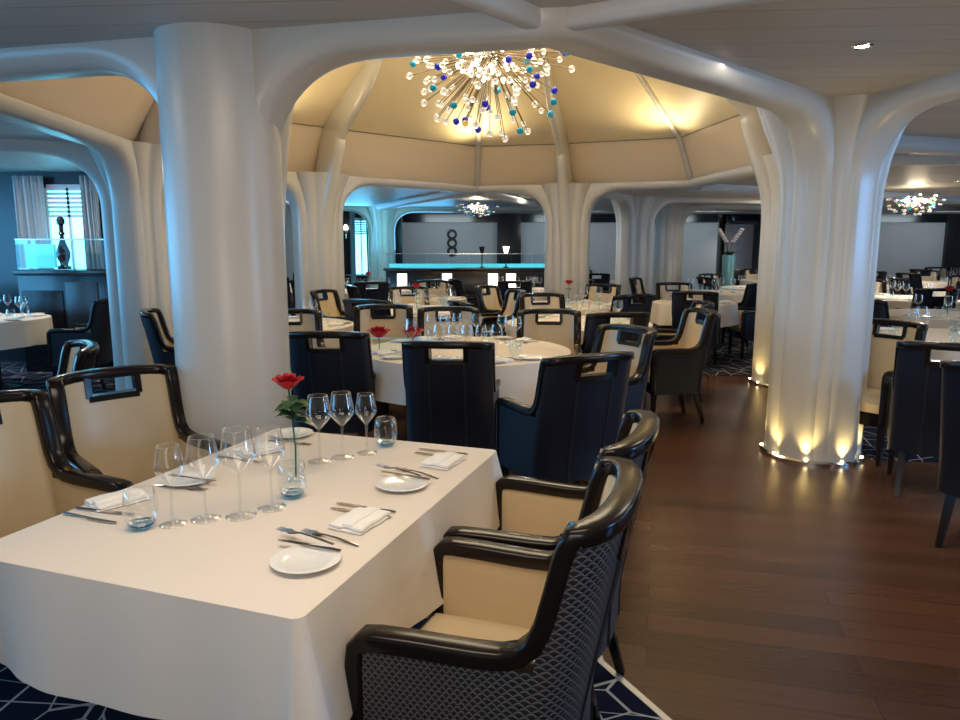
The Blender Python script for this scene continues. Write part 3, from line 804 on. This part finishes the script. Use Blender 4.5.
# glasses on the near table
def g(proto, px, py, label, cat='glass', group='glassware on the nearest table'):
    p = at(px, py, TZ+.0005); return proto.put((p.x, p.y, TZ+.0005), random.uniform(0, 6), label, cat, group)
g(TU, 142, 528, 'blue-based water tumbler, leftmost in the near row of glasses')
g(WGS, 173, 524, 'wine glass just right of the leftmost tumbler in the near row')
g(WG, 206, 519, 'wine glass second from left in the near row')
g(WGT, 241, 516, 'tallest wine glass, third from left in the near row')
g(WG, 272, 508, 'wine glass fourth from left, beside the right tumbler of the near row')
g(TU, 293, 497, 'blue-based water tumbler in front of the bud vase')
g(WG, 320, 461, 'wine glass on the left of the rear trio on the nearest table')
g(WG, 343, 457, 'wine glass in the middle of the rear trio on the nearest table')
g(WGS, 367, 453, 'wine glass on the right of the rear trio on the nearest table')
g(TU, 386, 446, 'water tumbler near the far edge, right of the rear glasses')

# bud vase + rose
vp = at(296, 481, TZ)
e = empty('bud_vase', (vp.x, vp.y, TZ+.0005))
mb = MB(); mb.lathe([(0, .006), (.030, .004), (.031, .0), (.033, .006), (.031, .014), (.016, .022), (.0145, .03), (.0145, .165), (.017, .172), (.0155, .172)], 28)
part(mb, 'glass_tube', M['glass2'], e, auto=180)
tag(e, 'slim clear bud vase holding a single red rose', 'vase')
e = empty('rose', (vp.x, vp.y, TZ+.012))
mb = MB(); mb.tube([(0, 0, 0), (.003, 0, .1), (-.004, 0, .2), (-.012, 0, .30)], .003, 8); part(mb, 'stem', M['leaf'], e)
o = rose_head(e, (-.013, 0, .292), .042); reg(e, o)
for k in range(16):
    a = k*2.4; zz = .185+.07*(k/16); mb = MB(); leaf(mb, (0, 0, zz), (math.cos(a), math.sin(a), .1+.5*(k % 3)/2), .062, .050); part(mb, 'leaf', M['leaf'], e)
tag(e, 'single red rose with green leaves in the bud vase on the nearest table', 'rose')

# place settings: (u along the table, side +1 right / -1 left)
GP = 'tableware on the nearest table'
def lay(proto, a, b2, L, label, cat, dz=.001, rx=0):          # from the handle end a to the tip b
    A_, B_ = at(*a, TZ), at(*b2, TZ); d = (B_-A_); m = (A_+B_)/2; d.normalize(); o = m-d*L/2
    proto.put((o.x, o.y, TZ+dz), math.atan2(d.y, d.x)-PI/2, label, cat, GP, rx=rx)
def spot(proto, p, rz, label, cat): q = at(*p, TZ); proto.put((q.x, q.y, TZ+.0005), rz, label, cat, GP)
def nap(p, a, b2, label): A_, B_ = at(*a, TZ), at(*b2, TZ); spot(NP, p, math.atan2(B_.y-A_.y, B_.x-A_.x), label, 'napkin')
for (pl, bk, f1, f2, n_, k1, k2, w) in (
  ((306, 564), ((347, 559), (272, 546)), ((341, 553), (273, 534)), ((370, 550), (294, 529)), (360, 523), ((405, 515), (327, 503)), ((399, 520), (322, 508)), 'near right place setting'),
  ((402, 487), ((436, 486), (375, 476)), ((430, 483), (369, 469)), ((447, 481), (387, 467)), (443, 463), ((474, 456), (412, 449)), ((468, 460), (410, 453)), 'far right place setting')):
    spot(PLT, pl, 0, 'white side plate at the '+w, 'plate')
    lay(BK, bk[0], bk[1], .185, 'butter knife lying across the side plate at the '+w, 'knife', .0152)
    lay(FK, f1[0], f1[1], .19, 'fork beside the side plate at the '+w, 'fork', .0165)
    lay(FK, f2[0], f2[1], .19, 'fork next to the napkin at the '+w, 'fork')
    nap(n_, (n_[0]-18, n_[1]+10), (n_[0]+18, n_[1]-11), 'folded white linen napkin at the '+w)
    lay(KN, k1[0], k1[1], .20, 'outer dinner knife at the '+w, 'knife'); lay(KN, k2[0], k2[1], .20, 'inner dinner knife beside the napkin at the '+w, 'knife')
w = 'near left place setting'
lay(KN, (60, 514), (122, 525), .20, 'dinner knife nearest the left chairs at the '+w, 'knife'); lay(KN, (72, 509), (140, 516), .20, 'dinner knife beside the napkin at the '+w, 'knife')
nap((118, 502), (100, 508), (140, 498), 'folded white linen napkin at the '+w)
lay(FK, (150, 485), (212, 492), .19, 'fork at the '+w, 'fork')
spot(PLT, (188, 482), 0, 'white side plate at the '+w, 'plate'); lay(BK, (165, 480), (222, 487), .185, 'butter knife lying across the side plate at the '+w, 'knife', .0152)
w = 'far left place setting'
spot(PLT, (292, 436), 0, 'white side plate at the '+w, 'plate'); nap((258, 452), (240, 456), (280, 448), 'folded white linen napkin at the '+w)
lay(KN, (222, 458), (262, 463), .20, 'dinner knife at the '+w, 'knife'); lay(FK, (268, 441), (312, 446), .19, 'fork at the '+w, 'fork')

# ------------------------------------------------------------------ round tables
def round_cloth(r, z, drop, seed=0, n=96):
    rnd = random.Random(seed); ph = rnd.uniform(0, 6); rows = []
    rows.append([((r-.012)*math.cos(2*PI*k/n), (r-.012)*math.sin(2*PI*k/n), z) for k in range(n)])
    for t in (0, .1, .3, .5, .75, 1):
        row_ = []
        for k in range(n):
            a = 2*PI*k/n; w = .6*math.sin(a*9+ph)+.4*math.sin(a*14+2*ph)
            rr = r+.004+t*(.02+.035*w); row_.append((rr*math.cos(a), rr*math.sin(a), z-.005-(drop+.01*math.sin(a*4))*t))
        rows.append(row_)
    mb = MB(); o = mb.grid(rows, closed_u=True); mb.f.append(tuple(o+k for k in range(n))); return mb
def make_round(r):
    e = empty('dining_table')
    mb = MB(); mb.lathe([(0, .712), (r-.01, .712), (r-.008, .73), (r-.012, .742), (0, .742)], 48); part(mb, 'table_top', M['brown'], e)
    mb = MB(); mb.lathe([(.24, 0), (.25, .015), (.10, .04), (.045, .07), (.045, .712)], 20); part(mb, 'pedestal', M['black'], e)
    return e
RT = {}; RC = {}
for r in (.76, .72, .55):
    RT[r] = Proto(make_round(r)); o = round_cloth(r, TZ-.0002, .27, seed=int(r*100)).build('tablecloth', M['linen'], auto=50); RC[r] = Proto(o)
DIRS = [('near side', 0), ('near right', 1), ('right', 2), ('far right', 3), ('far side', 4), ('far left', 5), ('left', 6), ('near left', 7)]
def sector(dx, dy):
    a = math.degrees(math.atan2(dx, -dy)) % 360; return DIRS[int((a+22.5)//45) % 8][0]
def round_table(cx, cy, r, phrase, rot=0, cloth_label=None):
    RT[r].put((cx, cy, .0045), 0, 'round pedestal table under white cloth, '+phrase, 'table', 'round dining tables')
    RC[r].put((cx, cy, 0), rot, 'white round tablecloth, '+phrase, 'tablecloth', 'white round tablecloths')
def dress(cx, cy, r, phrase, angs, wine=2, plates=True, near=False):
    for a in angs:
        ca, sa = math.cos(a), math.sin(a); tx, ty = -sa, ca
        def P_(rad, tang): return (cx+ca*rad+tx*tang, cy+sa*rad+ty*tang)
        for k in range(wine):
            x, y = P_(r*.50+.03*k, -.15+k*.10); wsm.put((x, y, TZ+.0005), 0, 'clear wine glass on the table '+phrase, 'glass', 'wine glasses on the table '+phrase)
        x, y = P_(r*.55, .20); tsm.put((x, y, TZ+.0005), 0, 'short water tumbler on the table '+phrase, 'glass', 'water tumblers on the table '+phrase)
        if plates:
            x, y = P_(r-.14, .22); PLT.put((x, y, TZ+.0005), 0, 'white side plate on the table '+phrase, 'plate', 'side plates on the table '+phrase)
            x, y = P_(r-.13, .0); NP.put((x, y, TZ+.0005), a+R(30), 'folded white napkin on the table '+phrase, 'napkin', 'folded napkins on the table '+phrase)
        if near:
            for t_ in (.10, .125):
                x, y = P_(r-.07, t_); KN.put((x, y, TZ+.001), a+PI/2, 'dinner knife on the table '+phrase, 'knife', 'cutlery on the table '+phrase)
            x, y = P_(r-.07, -.11); FK.put((x, y, TZ+.001), a+PI/2, 'fork on the table '+phrase, 'fork', 'cutlery on the table '+phrase)
def seat(cx, cy, px, py, phrase, extra=None, twist=0, zt=.945, fd=None, rmin=.80):
    b2 = at(px, py, zt); d = Vector((cx-b2.x, cy-b2.y)).normalized()
    if fd: d = Vector(fd).normalized()
    c_, s_ = math.cos(R(twist)), math.sin(R(twist)); d = Vector((d.x*c_-d.y*s_, d.x*s_+d.y*c_))
    o = Vector((b2.x, b2.y))+d*.315; cv = Vector((cx, cy)); v = o-cv
    rmin = max(rmin, .95) if rmin == .80 else rmin
    if v.length < rmin: o = cv+v.normalized()*rmin
    putchair(o.x, o.y, face(d.x, d.y), extra or ('armchair at the %s of the table %s' % (sector(b2.x-cx, b2.y-cy), phrase)))
    return math.atan2(o.y-cy, o.x-cx)

# second table (the one with the low box of red roses)
T2 = (-.10, 5.25); ph2 = 'with the low box of red roses'
round_table(*T2, .76, ph2)
angs = [seat(*T2, 327, 334, ph2, 'navy-backed armchair seen from behind, immediately right of the smooth white pillar', fd=(.06, 1)),
        seat(*T2, 451, 339, ph2, 'black-backed armchair seen squarely from behind, behind the rear tumbler of the nearest table', rmin=.85),
        seat(*T2, 597, 357, ph2, 'blue-black armchair turned three-quarters from behind, right of the square-on black one', fd=(-.42, .9)),
        seat(*T2, 634, 328, ph2, 'cream armchair with blue-lit rim directly behind the three-quarter armchair', fd=(-.85, -.5)),
        seat(*T2, 450, 309, ph2, fd=(0, -1)), seat(*T2, 526, 313, ph2, fd=(-.1, -1)), seat(*T2, 383, 306, ph2, fd=(.15, -1))]
dress(*T2, .76, ph2, angs[:3]+angs[4:], wine=3, near=True)
# box vase with roses
e = empty('box_vase', (-.60, 5.10, TZ+.0005)); 
mb = MB(); mb.box(-.17, .17, -.035, .035, 0, .10); part(mb, 'glass_box', M['glass2'], e, smooth=False)
tag(e, 'low clear rectangular vase holding two red roses on the second table', 'vase')
for k, dx in enumerate((-.12, .12)):
    e = empty('rose', (-.60+dx, 5.10, TZ+.02))
    mb = MB(); mb.tube([(0, 0, 0), (0, 0, .09)], .003, 6); part(mb, 'stem', M['leaf'], e)
    o = rose_head(e, (0, 0, .085), .07); reg(e, o)
    tag(e, ('left' if k == 0 else 'right')+' red rose in the low box vase on the second table', 'rose')

def extra_rose(x, y, phrase):
    e = empty('rose_vase', (x, y, TZ+.0005)); mb = MB(); mb.lathe([(0, .004), (.03, 0), (.03, .01), (.014, .02), (.014, .16)], 16); part(mb, 'glass_tube', M['glass2'], e, auto=180)
    tag(e, 'slim vase on the table '+phrase, 'vase')
    e = empty('rose', (x, y, TZ+.01)); mb = MB(); mb.tube([(0, 0, 0), (0, 0, .26)], .003, 6); part(mb, 'stem', M['leaf'], e); o = rose_head(e, (0, 0, .25), .05); reg(e, o)
    mb = MB()
    for k in range(5): leaf(mb, (0, 0, .19), (math.cos(k*1.26), math.sin(k*1.26), .2), .06, .035)
    part(mb, 'leaves', M['leaf'], e); tag(e, 'red rose standing on the table '+phrase, 'rose')
# table left of it, behind the smooth pillar
T3 = (-1.95, 6.95); ph3 = 'just right of the smooth white pillar'
round_table(*T3, .72, ph3)
a3 = [seat(*T3, 275, 302, ph3, rmin=1.12)]; dress(*T3, .72, ph3, [-1.2, -.2, 1.2, 2.6])
T4 = (.98, 7.15); ph4 = 'left of the side-on aisle armchair'
round_table(*T4, .72, ph4)
a4 = [seat(*T4, 620, 314, ph4), seat(*T4, 707, 311, ph4, 'dark armchair seen side-on with legs on the wooden aisle floor', fd=(-1, -.12)), seat(*T4, 666, 303, ph4), seat(*T4, 557, 298, ph4), seat(*T4, 500, 303, ph4, twist=20)]
dress(*T4, .72, ph4, a4[:4]); 
# further tables: (x, y, r, chair angles, phrase, rose)
FAR = [
 ((-.75, 8.55), .72, (250, 300, 20, 100, 160), 'behind the low box of roses', 1),
 ((1.15, 9.35), .72, (240, 300, 0, 60, 150), 'before the far central pillar', 1),
 ((-.75, 10.5), .55, (200, 270, 340, 90), 'under the dome edge, left', 0),
 ((2.9, 9.75), .55, (255, 285, 0, 90), 'behind the side-on aisle armchair', 0),
 ((.75, 12.6), .72, (200, 260, 320, 80), 'just past the far central pillar', 0),
 ((-1.9, 12.3), .72, (220, 280, 340, 100, 160), 'in front of the buffet counter, left', 1),
 ((-3.7, 14.2), .72, (200, 270, 330, 90), 'by the far curtained windows', 0),
 ((3.75, 11.9), .72, (230, 290, 0, 60, 150), 'just left of the rear pillar', 0),
 ((2.35, 15.8), .72, (200, 270, 330, 90), 'seen through the narrow far arch', 1),
 ((5.15, 13.2), .72, (200, 250, 310, 40, 120), 'below the dark display niche', 0),
 ((6.6, 16.2), .72, (200, 270, 330, 90), 'against the far grey wall, centre right', 1),
 ((3.95, 5.95), .72, (), 'just right of the front fluted pillar', 0),
 ((5.2, 8.0), .72, (200, 260, 320, 30, 130), 'second back right of the pillar', 1),
 ((7.2, 9.6), .72, (180, 240, 300, 60, 120), 'third back at right edge', 0),
 ((6.15, 10.6), .72, (200, 260, 320, 80), 'under the right-hand chandelier', 0),
 ((8.4, 12.4), .72, (180, 240, 300, 60, 120), 'fourth back at the right', 1),
 ((7.3, 13.6), .72, (200, 260, 320, 80), 'in front of the far grey wall, right', 0),
 ((9.9, 15.2), .72, (200, 260, 320, 80), 'far right before the dark doorway', 0),
 ((8.8, 17.0), .72, (200, 260, 320, 80), 'farthest on the right', 0),
 ((11.6, 17.6), .72, (200, 260, 320, 80), 'in the far right corner', 0),
 ((-5.15, 7.55), .55, (), 'at the left picture edge', 0),
 ((-6.7, 7.2), .55, (90, 270), 'behind the left edge table', 0),
]
px0 = aty(727, 270, 16.0).x
for (cx, cy), r, aa, phr, ro in FAR:
    round_table(cx, cy, r, phr)
    for a in aa:
        rr = r+.24+random.uniform(0, .06); x, y = cx+rr*math.cos(R(a)), cy+rr*math.sin(R(a))
        if any(math.hypot(x-u2, y-v2) < .62 for u2, v2 in PLACED): continue
        if any(math.hypot(x-t_[0][0], y-t_[0][1]) < t_[1]+.3 and t_[0] != (cx, cy) for t_ in FAR+[(T2, .76), (T3, .72), (T4, .72)]): continue
        if any(math.hypot(x-p.x, y-p.y) < .6 for p in P+[Vector((2.9, 14)), Vector((4.25, 16.5)), Vector((-2.35, 17.6)), Vector((6.5, 14.8))]): continue
        if math.hypot(x-px0, y-16) < .7: continue
        if 13.2 < y < 14.6 and -2.5 < x < 2.1: continue
        putchair(x, y, face(cx-x, cy-y)+R(random.uniform(-6, 6)), 'armchair at the %s of the table %s' % (sector(x-cx, y-cy), phr))
    dress(cx, cy, r, phr, [R(a) for a in (aa or (30, 120, 210, 300))][:4], wine=2, plates=cy < 11)
    if ro: extra_rose(cx, cy, phr)
# chairs right of the front pillar
TR = (3.95, 5.95); phR = 'just right of the front fluted pillar'
seat(*TR, 893, 322, phR, 'cream-fronted armchair peeping out right beside the fluted pillar', fd=(-.8, -.55), rmin=.5)
seat(*TR, 952, 346, phR, 'black-backed armchair seen from behind over the navy carpet at right', fd=(.6, 1))
putchair(2.62, 3.42, face(.8, .6), 'armchair cut off by the right picture edge, nearest on that side')
putchair(4.7, 5.6, face(-.8, .4), 'armchair on the right side of the table '+phR)
# left side chairs
seat(-5.15, 7.55, 92, 299, '', 'dark armchair seen side-on beside the left edge table', twist=0)
b2 = at(90, 346, .94); putchair(b2.x-.25, b2.y-.19, face(-.8, -.6), 'armchair with curved blue-lit rim behind the left-hand cream armchairs')
b2 = at(145, 312, .94); putchair(b2.x+.3, b2.y+.09, face(.95, .3), 'narrow-looking armchair tucked against the left edge of the smooth pillar')

# ------------------------------------------------------------------ background furniture
# glass-topped buffet counter
cy0 = 13.9; xa, xb = aty(388, 270, cy0).x, 1.75
e = empty('buffet_counter', ((xa+xb)/2, cy0, 0)); hw = (xb-xa)/2
mb = MB(); mb.box(-hw, hw, -.35, .35, .0045, 1.04); part(mb, 'cabinet', M['black'], e, bevel=.01)
mb = MB(); mb.box(-hw-.04, hw+.04, -.39, .39, 1.04, 1.09); part(mb, 'counter_top', M['black'], e, bevel=.01)
for x0 in (402, 447, 493, 511):
    q = aty(x0, 275, cy0-.36); mb = MB(); mb.box(-.09, .09, -.012, 0, .55, .99); o = part(mb, 'lit_panel', M['uplit'], e, smooth=False); o.location = (q.x-(xa+xb)/2, -.351, 0)
tag(e, 'long black buffet counter with lit white panels at the far side', 'counter')
e = empty('glass_screen', ((xa+xb)/2, cy0, 1.09))
n = 9
for k in range(n):
    x0 = -hw+2*hw*k/n; mb = MB(); mb.box(x0+.01, x0+2*hw/n-.01, -.30, -.29, 0, .26); part(mb, 'glass_pane', M['panelglass'], e, smooth=False)
mb = MB(); mb.box(-hw, hw, -.31, -.28, .26, .272); part(mb, 'top_rail', M['chrome'], e, smooth=False)
mb = MB(); mb.box(-hw, hw, .2, .22, 0, .07); part(mb, 'lit_back', M['cyanlit'], e, smooth=False)
tag(e, 'row of clear glass panes with cyan glow on the buffet counter', 'glass screen')
for k, px in enumerate((592, 656)): pass
for px, lab in ((482, 'small dark finial lamp standing on the buffet counter'), (506, 'flared white lamp standing on the buffet counter')):
    q = aty(px, 260, cy0); e = empty('counter_lamp', (q.x, cy0, 1.09))
    mb = MB(); mb.lathe([(.05, 0), (.05, .01), (.012, .03), (.012, .22), (.02, .26), (.0, .26)], 14); part(mb, 'stem', M['black'], e)
    mb = MB(); mb.lathe([(.015, .26), (.03, .28), (.05, .36), (.06, .40)], 16); part(mb, 'cup', M['warmlamp'] if px == 506 else M['black'], e)
    tag(e, lab, 'lamp')

# far walls and windows
def window_unit(cx, y, w, z0, z1, n, sgn=-1):
    e = empty('window_%d' % n, (cx, y, 0)); e['kind'] = 'structure'
    mb = MB(); mb.box(-w/2, w/2, -.005, 0, z0, z1); part(mb, 'pane', M['winglow'], e, smooth=False)
    mb = MB()
    mb.box(-w/2-.04, -w/2, -.04, 0, z0, z1); mb.box(w/2, w/2+.04, -.04, 0, z0, z1); mb.box(-w/2, w/2, -.04, 0, z1, z1+.04); mb.box(-w/2, w/2, -.04, 0, z0-.04, z0); mb.box(-.015, .015, -.03, -.006, z0, z1)
    part(mb, 'window_frame', M['greywall'], e, smooth=False)
    mb = MB()
    for k in range(7): mb.box(-w/2, w/2, -.03, -.015, z1-.035*(k+1)-.02*k, z1-.035*k-.02*k)
    part(mb, 'blind_slats', M['blind'], e, smooth=False)
    return e
def curtain(x0, x1, y, z0, z1, label):
    mb = MB(); rows = []; n = 40
    for z in [z1-(z1-z0)*k/10 for k in range(11)]:
        t = (z1-z)/(z1-z0); rows.append([(x0+(x1-x0)*i/n+.01*math.sin(i*.7+t*2), y+.035*math.sin(i*1.35)*(1+.4*math.sin(t*3+i*.1)), z) for i in range(n+1)])
    mb.grid(rows); o = mb.build('curtain', M['curtain']); sol = o.modifiers.new('Solidify', 'SOLIDIFY'); sol.thickness = .004
    return tag(o, label, 'curtain')
# left: dark panelled wall with a window, seen through the left arch
WY = 9.3
mb = MB(); mb.box(-9, -4.3, WY, WY+.15, 0, 3.0); o = mb.build('wall_front', M['blackwall'], smooth=False); struct(o)
q0, q1 = aty(50, 200, WY), aty(90, 200, WY)
window_unit((q0.x+q1.x)/2, WY-.02, q1.x-q0.x, .95, 2.22, 1)
q = aty(20, 200, WY).x; q2 = aty(50, 200, WY).x; curtain(q, q2, WY-.12, .3, 2.36, 'pale sheer curtain left of the bright window at far left')
q = aty(86, 200, WY).x; q2 = aty(103, 200, WY).x; curtain(q, q2, WY-.12, .3, 2.36, 'pale sheer curtain right of the bright window at far left')
# display cabinet with glass case and turned vase
cb = 8.5; xl, xr = aty(18, 300, cb).x, aty(108, 300, cb).x
e = empty('display_cabinet', ((xl+xr)/2, cb+.25, 0)); h = (xr-xl)/2
mb = MB(); mb.box(-h, h, -.22, .22, .0045, 1.16); part(mb, 'cabinet_body', M['black'], e, bevel=.008)
mb = MB(); mb.box(-h-.03, h+.03, -.25, .25, 1.16, 1.22); part(mb, 'cabinet_top', M['black'], e, bevel=.008)
mb = MB(); mb.box(-h+.04, -h+.52, -.235, -.222, .35, .98); part(mb, 'door', M['frame'], e, bevel=.004)
mb = MB(); mb.box(-h+.56, h-.12, -.235, -.222, .12, 1.08); part(mb, 'door', M['blackwall'], e, bevel=.004)
tag(e, 'black display cabinet below the window at far left', 'cabinet')
e = empty('glass_case', ((xl+xr)/2, cb+.25, 1.22))
mb = MB(); mb.box(-h, h, -.2, .2, 0, .35); part(mb, 'glass_box', M['panelglass'], e, smooth=False)
mb = MB(); mb.box(-h, h, -.2, -.185, .35, .362); mb.box(-h, h, .185, .2, .35, .362); part(mb, 'top_rail', M['chrome'], e, smooth=False)
mb = MB(); mb.box(-h+.01, -h+.36, -.05, .0, .02, .30); part(mb, 'cyan_panel', M['cyanlit'], e, bevel=.004)
tag(e, 'clear glass case with cyan glow on the black display cabinet', 'glass case')
q = aty(67, 240, cb+.2)
mb = MB(); mb.lathe([(0, 0), (.085, 0), (.09, .03), (.05, .05), (.055, .07), (.085, .14), (.09, .20), (.05, .30), (.03, .36), (.025, .40), (.045, .42), (.03, .44), (.028, .52), (.05, .54), (.055, .58), (.04, .61), (.02, .62), (0, .63)], 20)
o = mb.build('turned_vase', M['black']); o.location = (q.x, cb+.1, 1.23); o.scale = (.85, .85, .98)
tag(o, 'black turned finial ornament silhouetted against the far left window', 'ornament')

# centre left far wall: dark with window and sconce
WY2 = 18.3
xa2, xb2 = aty(322, 240, WY2).x, aty(402, 240, WY2).x
mb = MB(); mb.box(xa2-2.5, xb2, WY2, WY2+.15, 0, 2.9); struct(mb.build('wall_side', M['blackwall'], smooth=False))
q0, q1 = aty(354, 240, WY2).x, aty(369, 240, WY2).x; window_unit((q0+q1)/2, WY2-.02, q1-q0, .8, 2.15, 2)
q0, q1 = aty(324, 240, WY2).x, aty(330, 240, WY2).x; window_unit((q0+q1)/2-.1, WY2-.02, q1-q0, .8, 2.15, 3)
curtain(aty(326, 240, WY2).x, aty(333, 240, WY2).x, WY2-.12, .2, 2.38, 'pale curtain at the left end of the far dark wall')
curtain(aty(367, 240, WY2).x, aty(376, 240, WY2).x, WY2-.12, .2, 2.38, 'pale curtain right of the slim far window')
curtain(aty(351, 240, WY2).x, aty(356, 240, WY2).x, WY2-.12, .2, 2.38, 'pale curtain left of the slim far window')
def sconce(px, py, Y, label):
    q = aty(px, py, Y-.06); e = empty('wall_sconce', (q.x, Y, q.z))
    mb = MB(); mb.lathe([(0, -.12), (.02, -.11), (.025, 0), (.06, .02), (.07, .1)], 14); o = part(mb, 'cup', M['chrome'], e); o.location = (0, -.075, 0)
    mb = MB(); mb.lathe([(0, .03), (.05, .03), (.055, .16), (.03, .22), (0, .23)], 14); o = part(mb, 'lamp_shade', M['warmlamp'], e); o.location = (0, -.075, 0)
    tag(e, label, 'wall light')
sconce(346, 234, WY2, 'small wall sconce glowing between the two far windows')
# grey panels on the back wall
e = empty('wall_emblem', (aty(452, 243, 21.4).x, 21.49, 0)); zc = aty(452, 243, 21.4).z
for k in range(3):
    mb = MB(); rows = []
    mb.tube([(.115*math.cos(2*PI*j/20), -.03, zc+(k-1)*.25+.115*math.sin(2*PI*j/20)) for j in range(21)], .035, 6, cap=False, up=(0, 1, 0)); part(mb, 'circle', M['black'], e)
tag(e, 'black wall ornament of three stacked rings on the far grey wall', 'wall ornament')
for n, (p0, p1, zt) in enumerate(((497, 521, 2.42), (736, 757, 2.42), (945, 985, 2.42))):
    x0, x1 = aty(p0, 250, 21.4).x, aty(p1, 250, 21.4).x
    mb = MB(); mb.box(x0, x1, 21.38, 21.5, 0, 2.42); struct(mb.build('door_%d' % (n+1), M['blackwall'], bevel=.01))
# black frieze band at the top of the far wall
mb = MB(); mb.box(-8.9, 14.9, 21.40, 21.5, 2.18, 2.42); struct(mb.build(trimname(), M['black'], smooth=False))
# display niche with planter and orchids (right centre)
ny = 18.9
x0, x1 = aty(718, 260, ny).x, aty(757, 260, ny).x
e = empty('display_niche', ((x0+x1)/2, ny, 0)); h = (x1-x0)/2
mb = MB(); mb.box(-h, -h+.09, -.15, .15, .0045, 2.3); mb.box(h-.09, h, -.15, .15, .0045, 2.3); mb.box(-h+.09, h-.09, -.15, .15, 2.05, 2.3); mb.box(-h+.09, h-.09, -.15, .15, .0045, .9); part(mb, 'niche_frame', M['black'], e, bevel=.01)
mb = MB(); mb.box(-h+.09, h-.09, .1, .14, .9, 2.05); part(mb, 'back_panel', M['greywall'], e, smooth=False)
tag(e, 'tall black-framed display niche on the far wall beside the rear pillar', 'niche')
px_ = aty(728, 270, 16.0)
e = empty('planter', (px_.x, 16.0, 0)); mb = MB(); mb.lathe([(0, .005), (.10, .005), (.10, .02), (.14, 1.30), (.13, 1.30), (.10, 1.1), (0, 1.1)], 24); part(mb, 'pot', M['pot'], e)
mb = MB()
for k in range(9): leaf(mb, (0, 0, 1.25), (math.cos(k*.7), math.sin(k*.7), 1.1), .35, .07)
part(mb, 'leaves', M['leaf'], e)
for k in range(4):
    a = k*1.6+.4; mb = MB(); mb.tube([(0, 0, 1.25), (.08*math.cos(a), .08*math.sin(a), 1.55), (.34*math.cos(a), .34*math.sin(a), 1.85)], .008, 6)
    s_ = part(mb, 'flower_stem', M['leaf'], e); mb = MB()
    for j in range(6): mb.sphere(((.10+.045*j)*math.cos(a), (.10+.045*j)*math.sin(a), 1.60+.05*j), .055, 8, 5, sz=.6)
    reg(s_, mb.build('blossom', M['petal'], s_))
tag(e, 'tall silvery teal planter with pale orchids left of the rear pillar', 'planter')

# ------------------------------------------------------------------ light
def area(loc, tgt, size, energy, col, sy=None):
    l = bpy.data.lights.new('area_light', 'AREA'); l.energy = energy; l.color = col; l.size = size
    if sy: l.shape = 'RECTANGLE'; l.size_y = sy
    o = bpy.data.objects.new('area_light', l); C.objects.link(o); o.location = loc
    o.rotation_euler = (Vector(tgt)-Vector(loc)).to_track_quat('-Z', 'Y').to_euler(); return o
BL = (.12, .52, 1.0)
area((-8.6, 6.0, 1.5), (0, 6.0, 1.3), 6, 260, BL, 1.6)
area((-7.5, 1.0, 1.6), (0, 4, 1.2), 4, 110, BL, 1.5)
area((-2.5, 17.4, 1.9), (0, 12, 1.2), 4, 70, BL, 1)
area((14.5, 9, 1.6), (2, 7, 1.4), 8, 150, (.3, .6, 1.0), 1.5)
area((7.5, 1.0, 1.7), (2.4, 5.2, 1.7), 1.2, 150, (.16, .48, 1.0), 1.2)
area((-.2, -1.6, 1.0), (.2, -1.0, 2.4), 2.0, 55, (1, .93, .84), 1.2)  # added fill behind the camera, facing up to brighten the ceiling
area((3.4, 1.8, 1.0), (3.2, 2.4, 2.4), 1.2, 22, (1, .90, .78), 1.2)  # second added upward fill, out of view at right, no fixture there
area((.15, 7.3, 3.95), (.15, 7.3, 0), 2.2, 110, (1, .84, .58))
for k in range(6):
    p = ctr+(V[k]-ctr)*.80
    l = bpy.data.lights.new('cove', 'SPOT'); l.energy = 46; l.color = (1, .80, .46); l.spot_size = R(150); l.spot_blend = 1; l.shadow_soft_size = .1
    o = bpy.data.objects.new('cove_light', l); C.objects.link(o); o.location = (p.x, p.y, 2.75); o.rotation_euler = Vector(((ctr.x-p.x)*.2, (ctr.y-p.y)*.2, 1)).to_track_quat('-Z', 'Y').to_euler()
area((-.3, 1.4, 2.36), (-.3, 1.9, 0), 1.4, 34, (1, .84, .66), 1.0)
for x, y, en in ((1.6, 3.4, 14), (-3, 2.4, 14), (5.5, 7.5, 40), (7, 11, 60), (8, 15, 70), (5.7, 14, 34), (1, 14, 40), (-2.6, 13, 40), (-5, 8, 26), (4.3, 4.4, 18)):
    area((x, y, 2.40), (x, y, 0), .8 if y < 3.8 else .22, en, (1, .9, .76))
for x in (-1, 2.5, 6, 9.5, 13):
    area((x, 19.6, 2.35), (x, 21.5, 1.2), 1.5, 19, (.80, .95, 1), .4)  # added wash without fixtures, lifts the far grey wall
area((-2.2, 16.2, 1.8), (-2.3, 17.6, 1.4), 1, 14, (.2, .75, 1), .6)  # cyan light added to tint the far pillar
w = bpy.data.worlds.new('world'); bpy.context.scene.world = w; w.use_nodes = True
w.node_tree.nodes['Background'].inputs[0].default_value = (.62, .72, .85, 1); w.node_tree.nodes['Background'].inputs[1].default_value = .27

cam = bpy.data.cameras.new('camera'); co_ = bpy.data.objects.new('camera', cam); C.objects.link(co_)
cam.sensor_width = 36; cam.sensor_fit = 'HORIZONTAL'; cam.lens = F/960*36; co_.location = (0, 0, CAM_H); co_.rotation_euler = (R(90-PITCH), 0, 0)
cam.clip_start = .05
bpy.context.scene.camera = co_
vs = bpy.context.scene.view_settings; vs.view_transform = 'Standard'; vs.look = 'None'; vs.exposure = -0.1
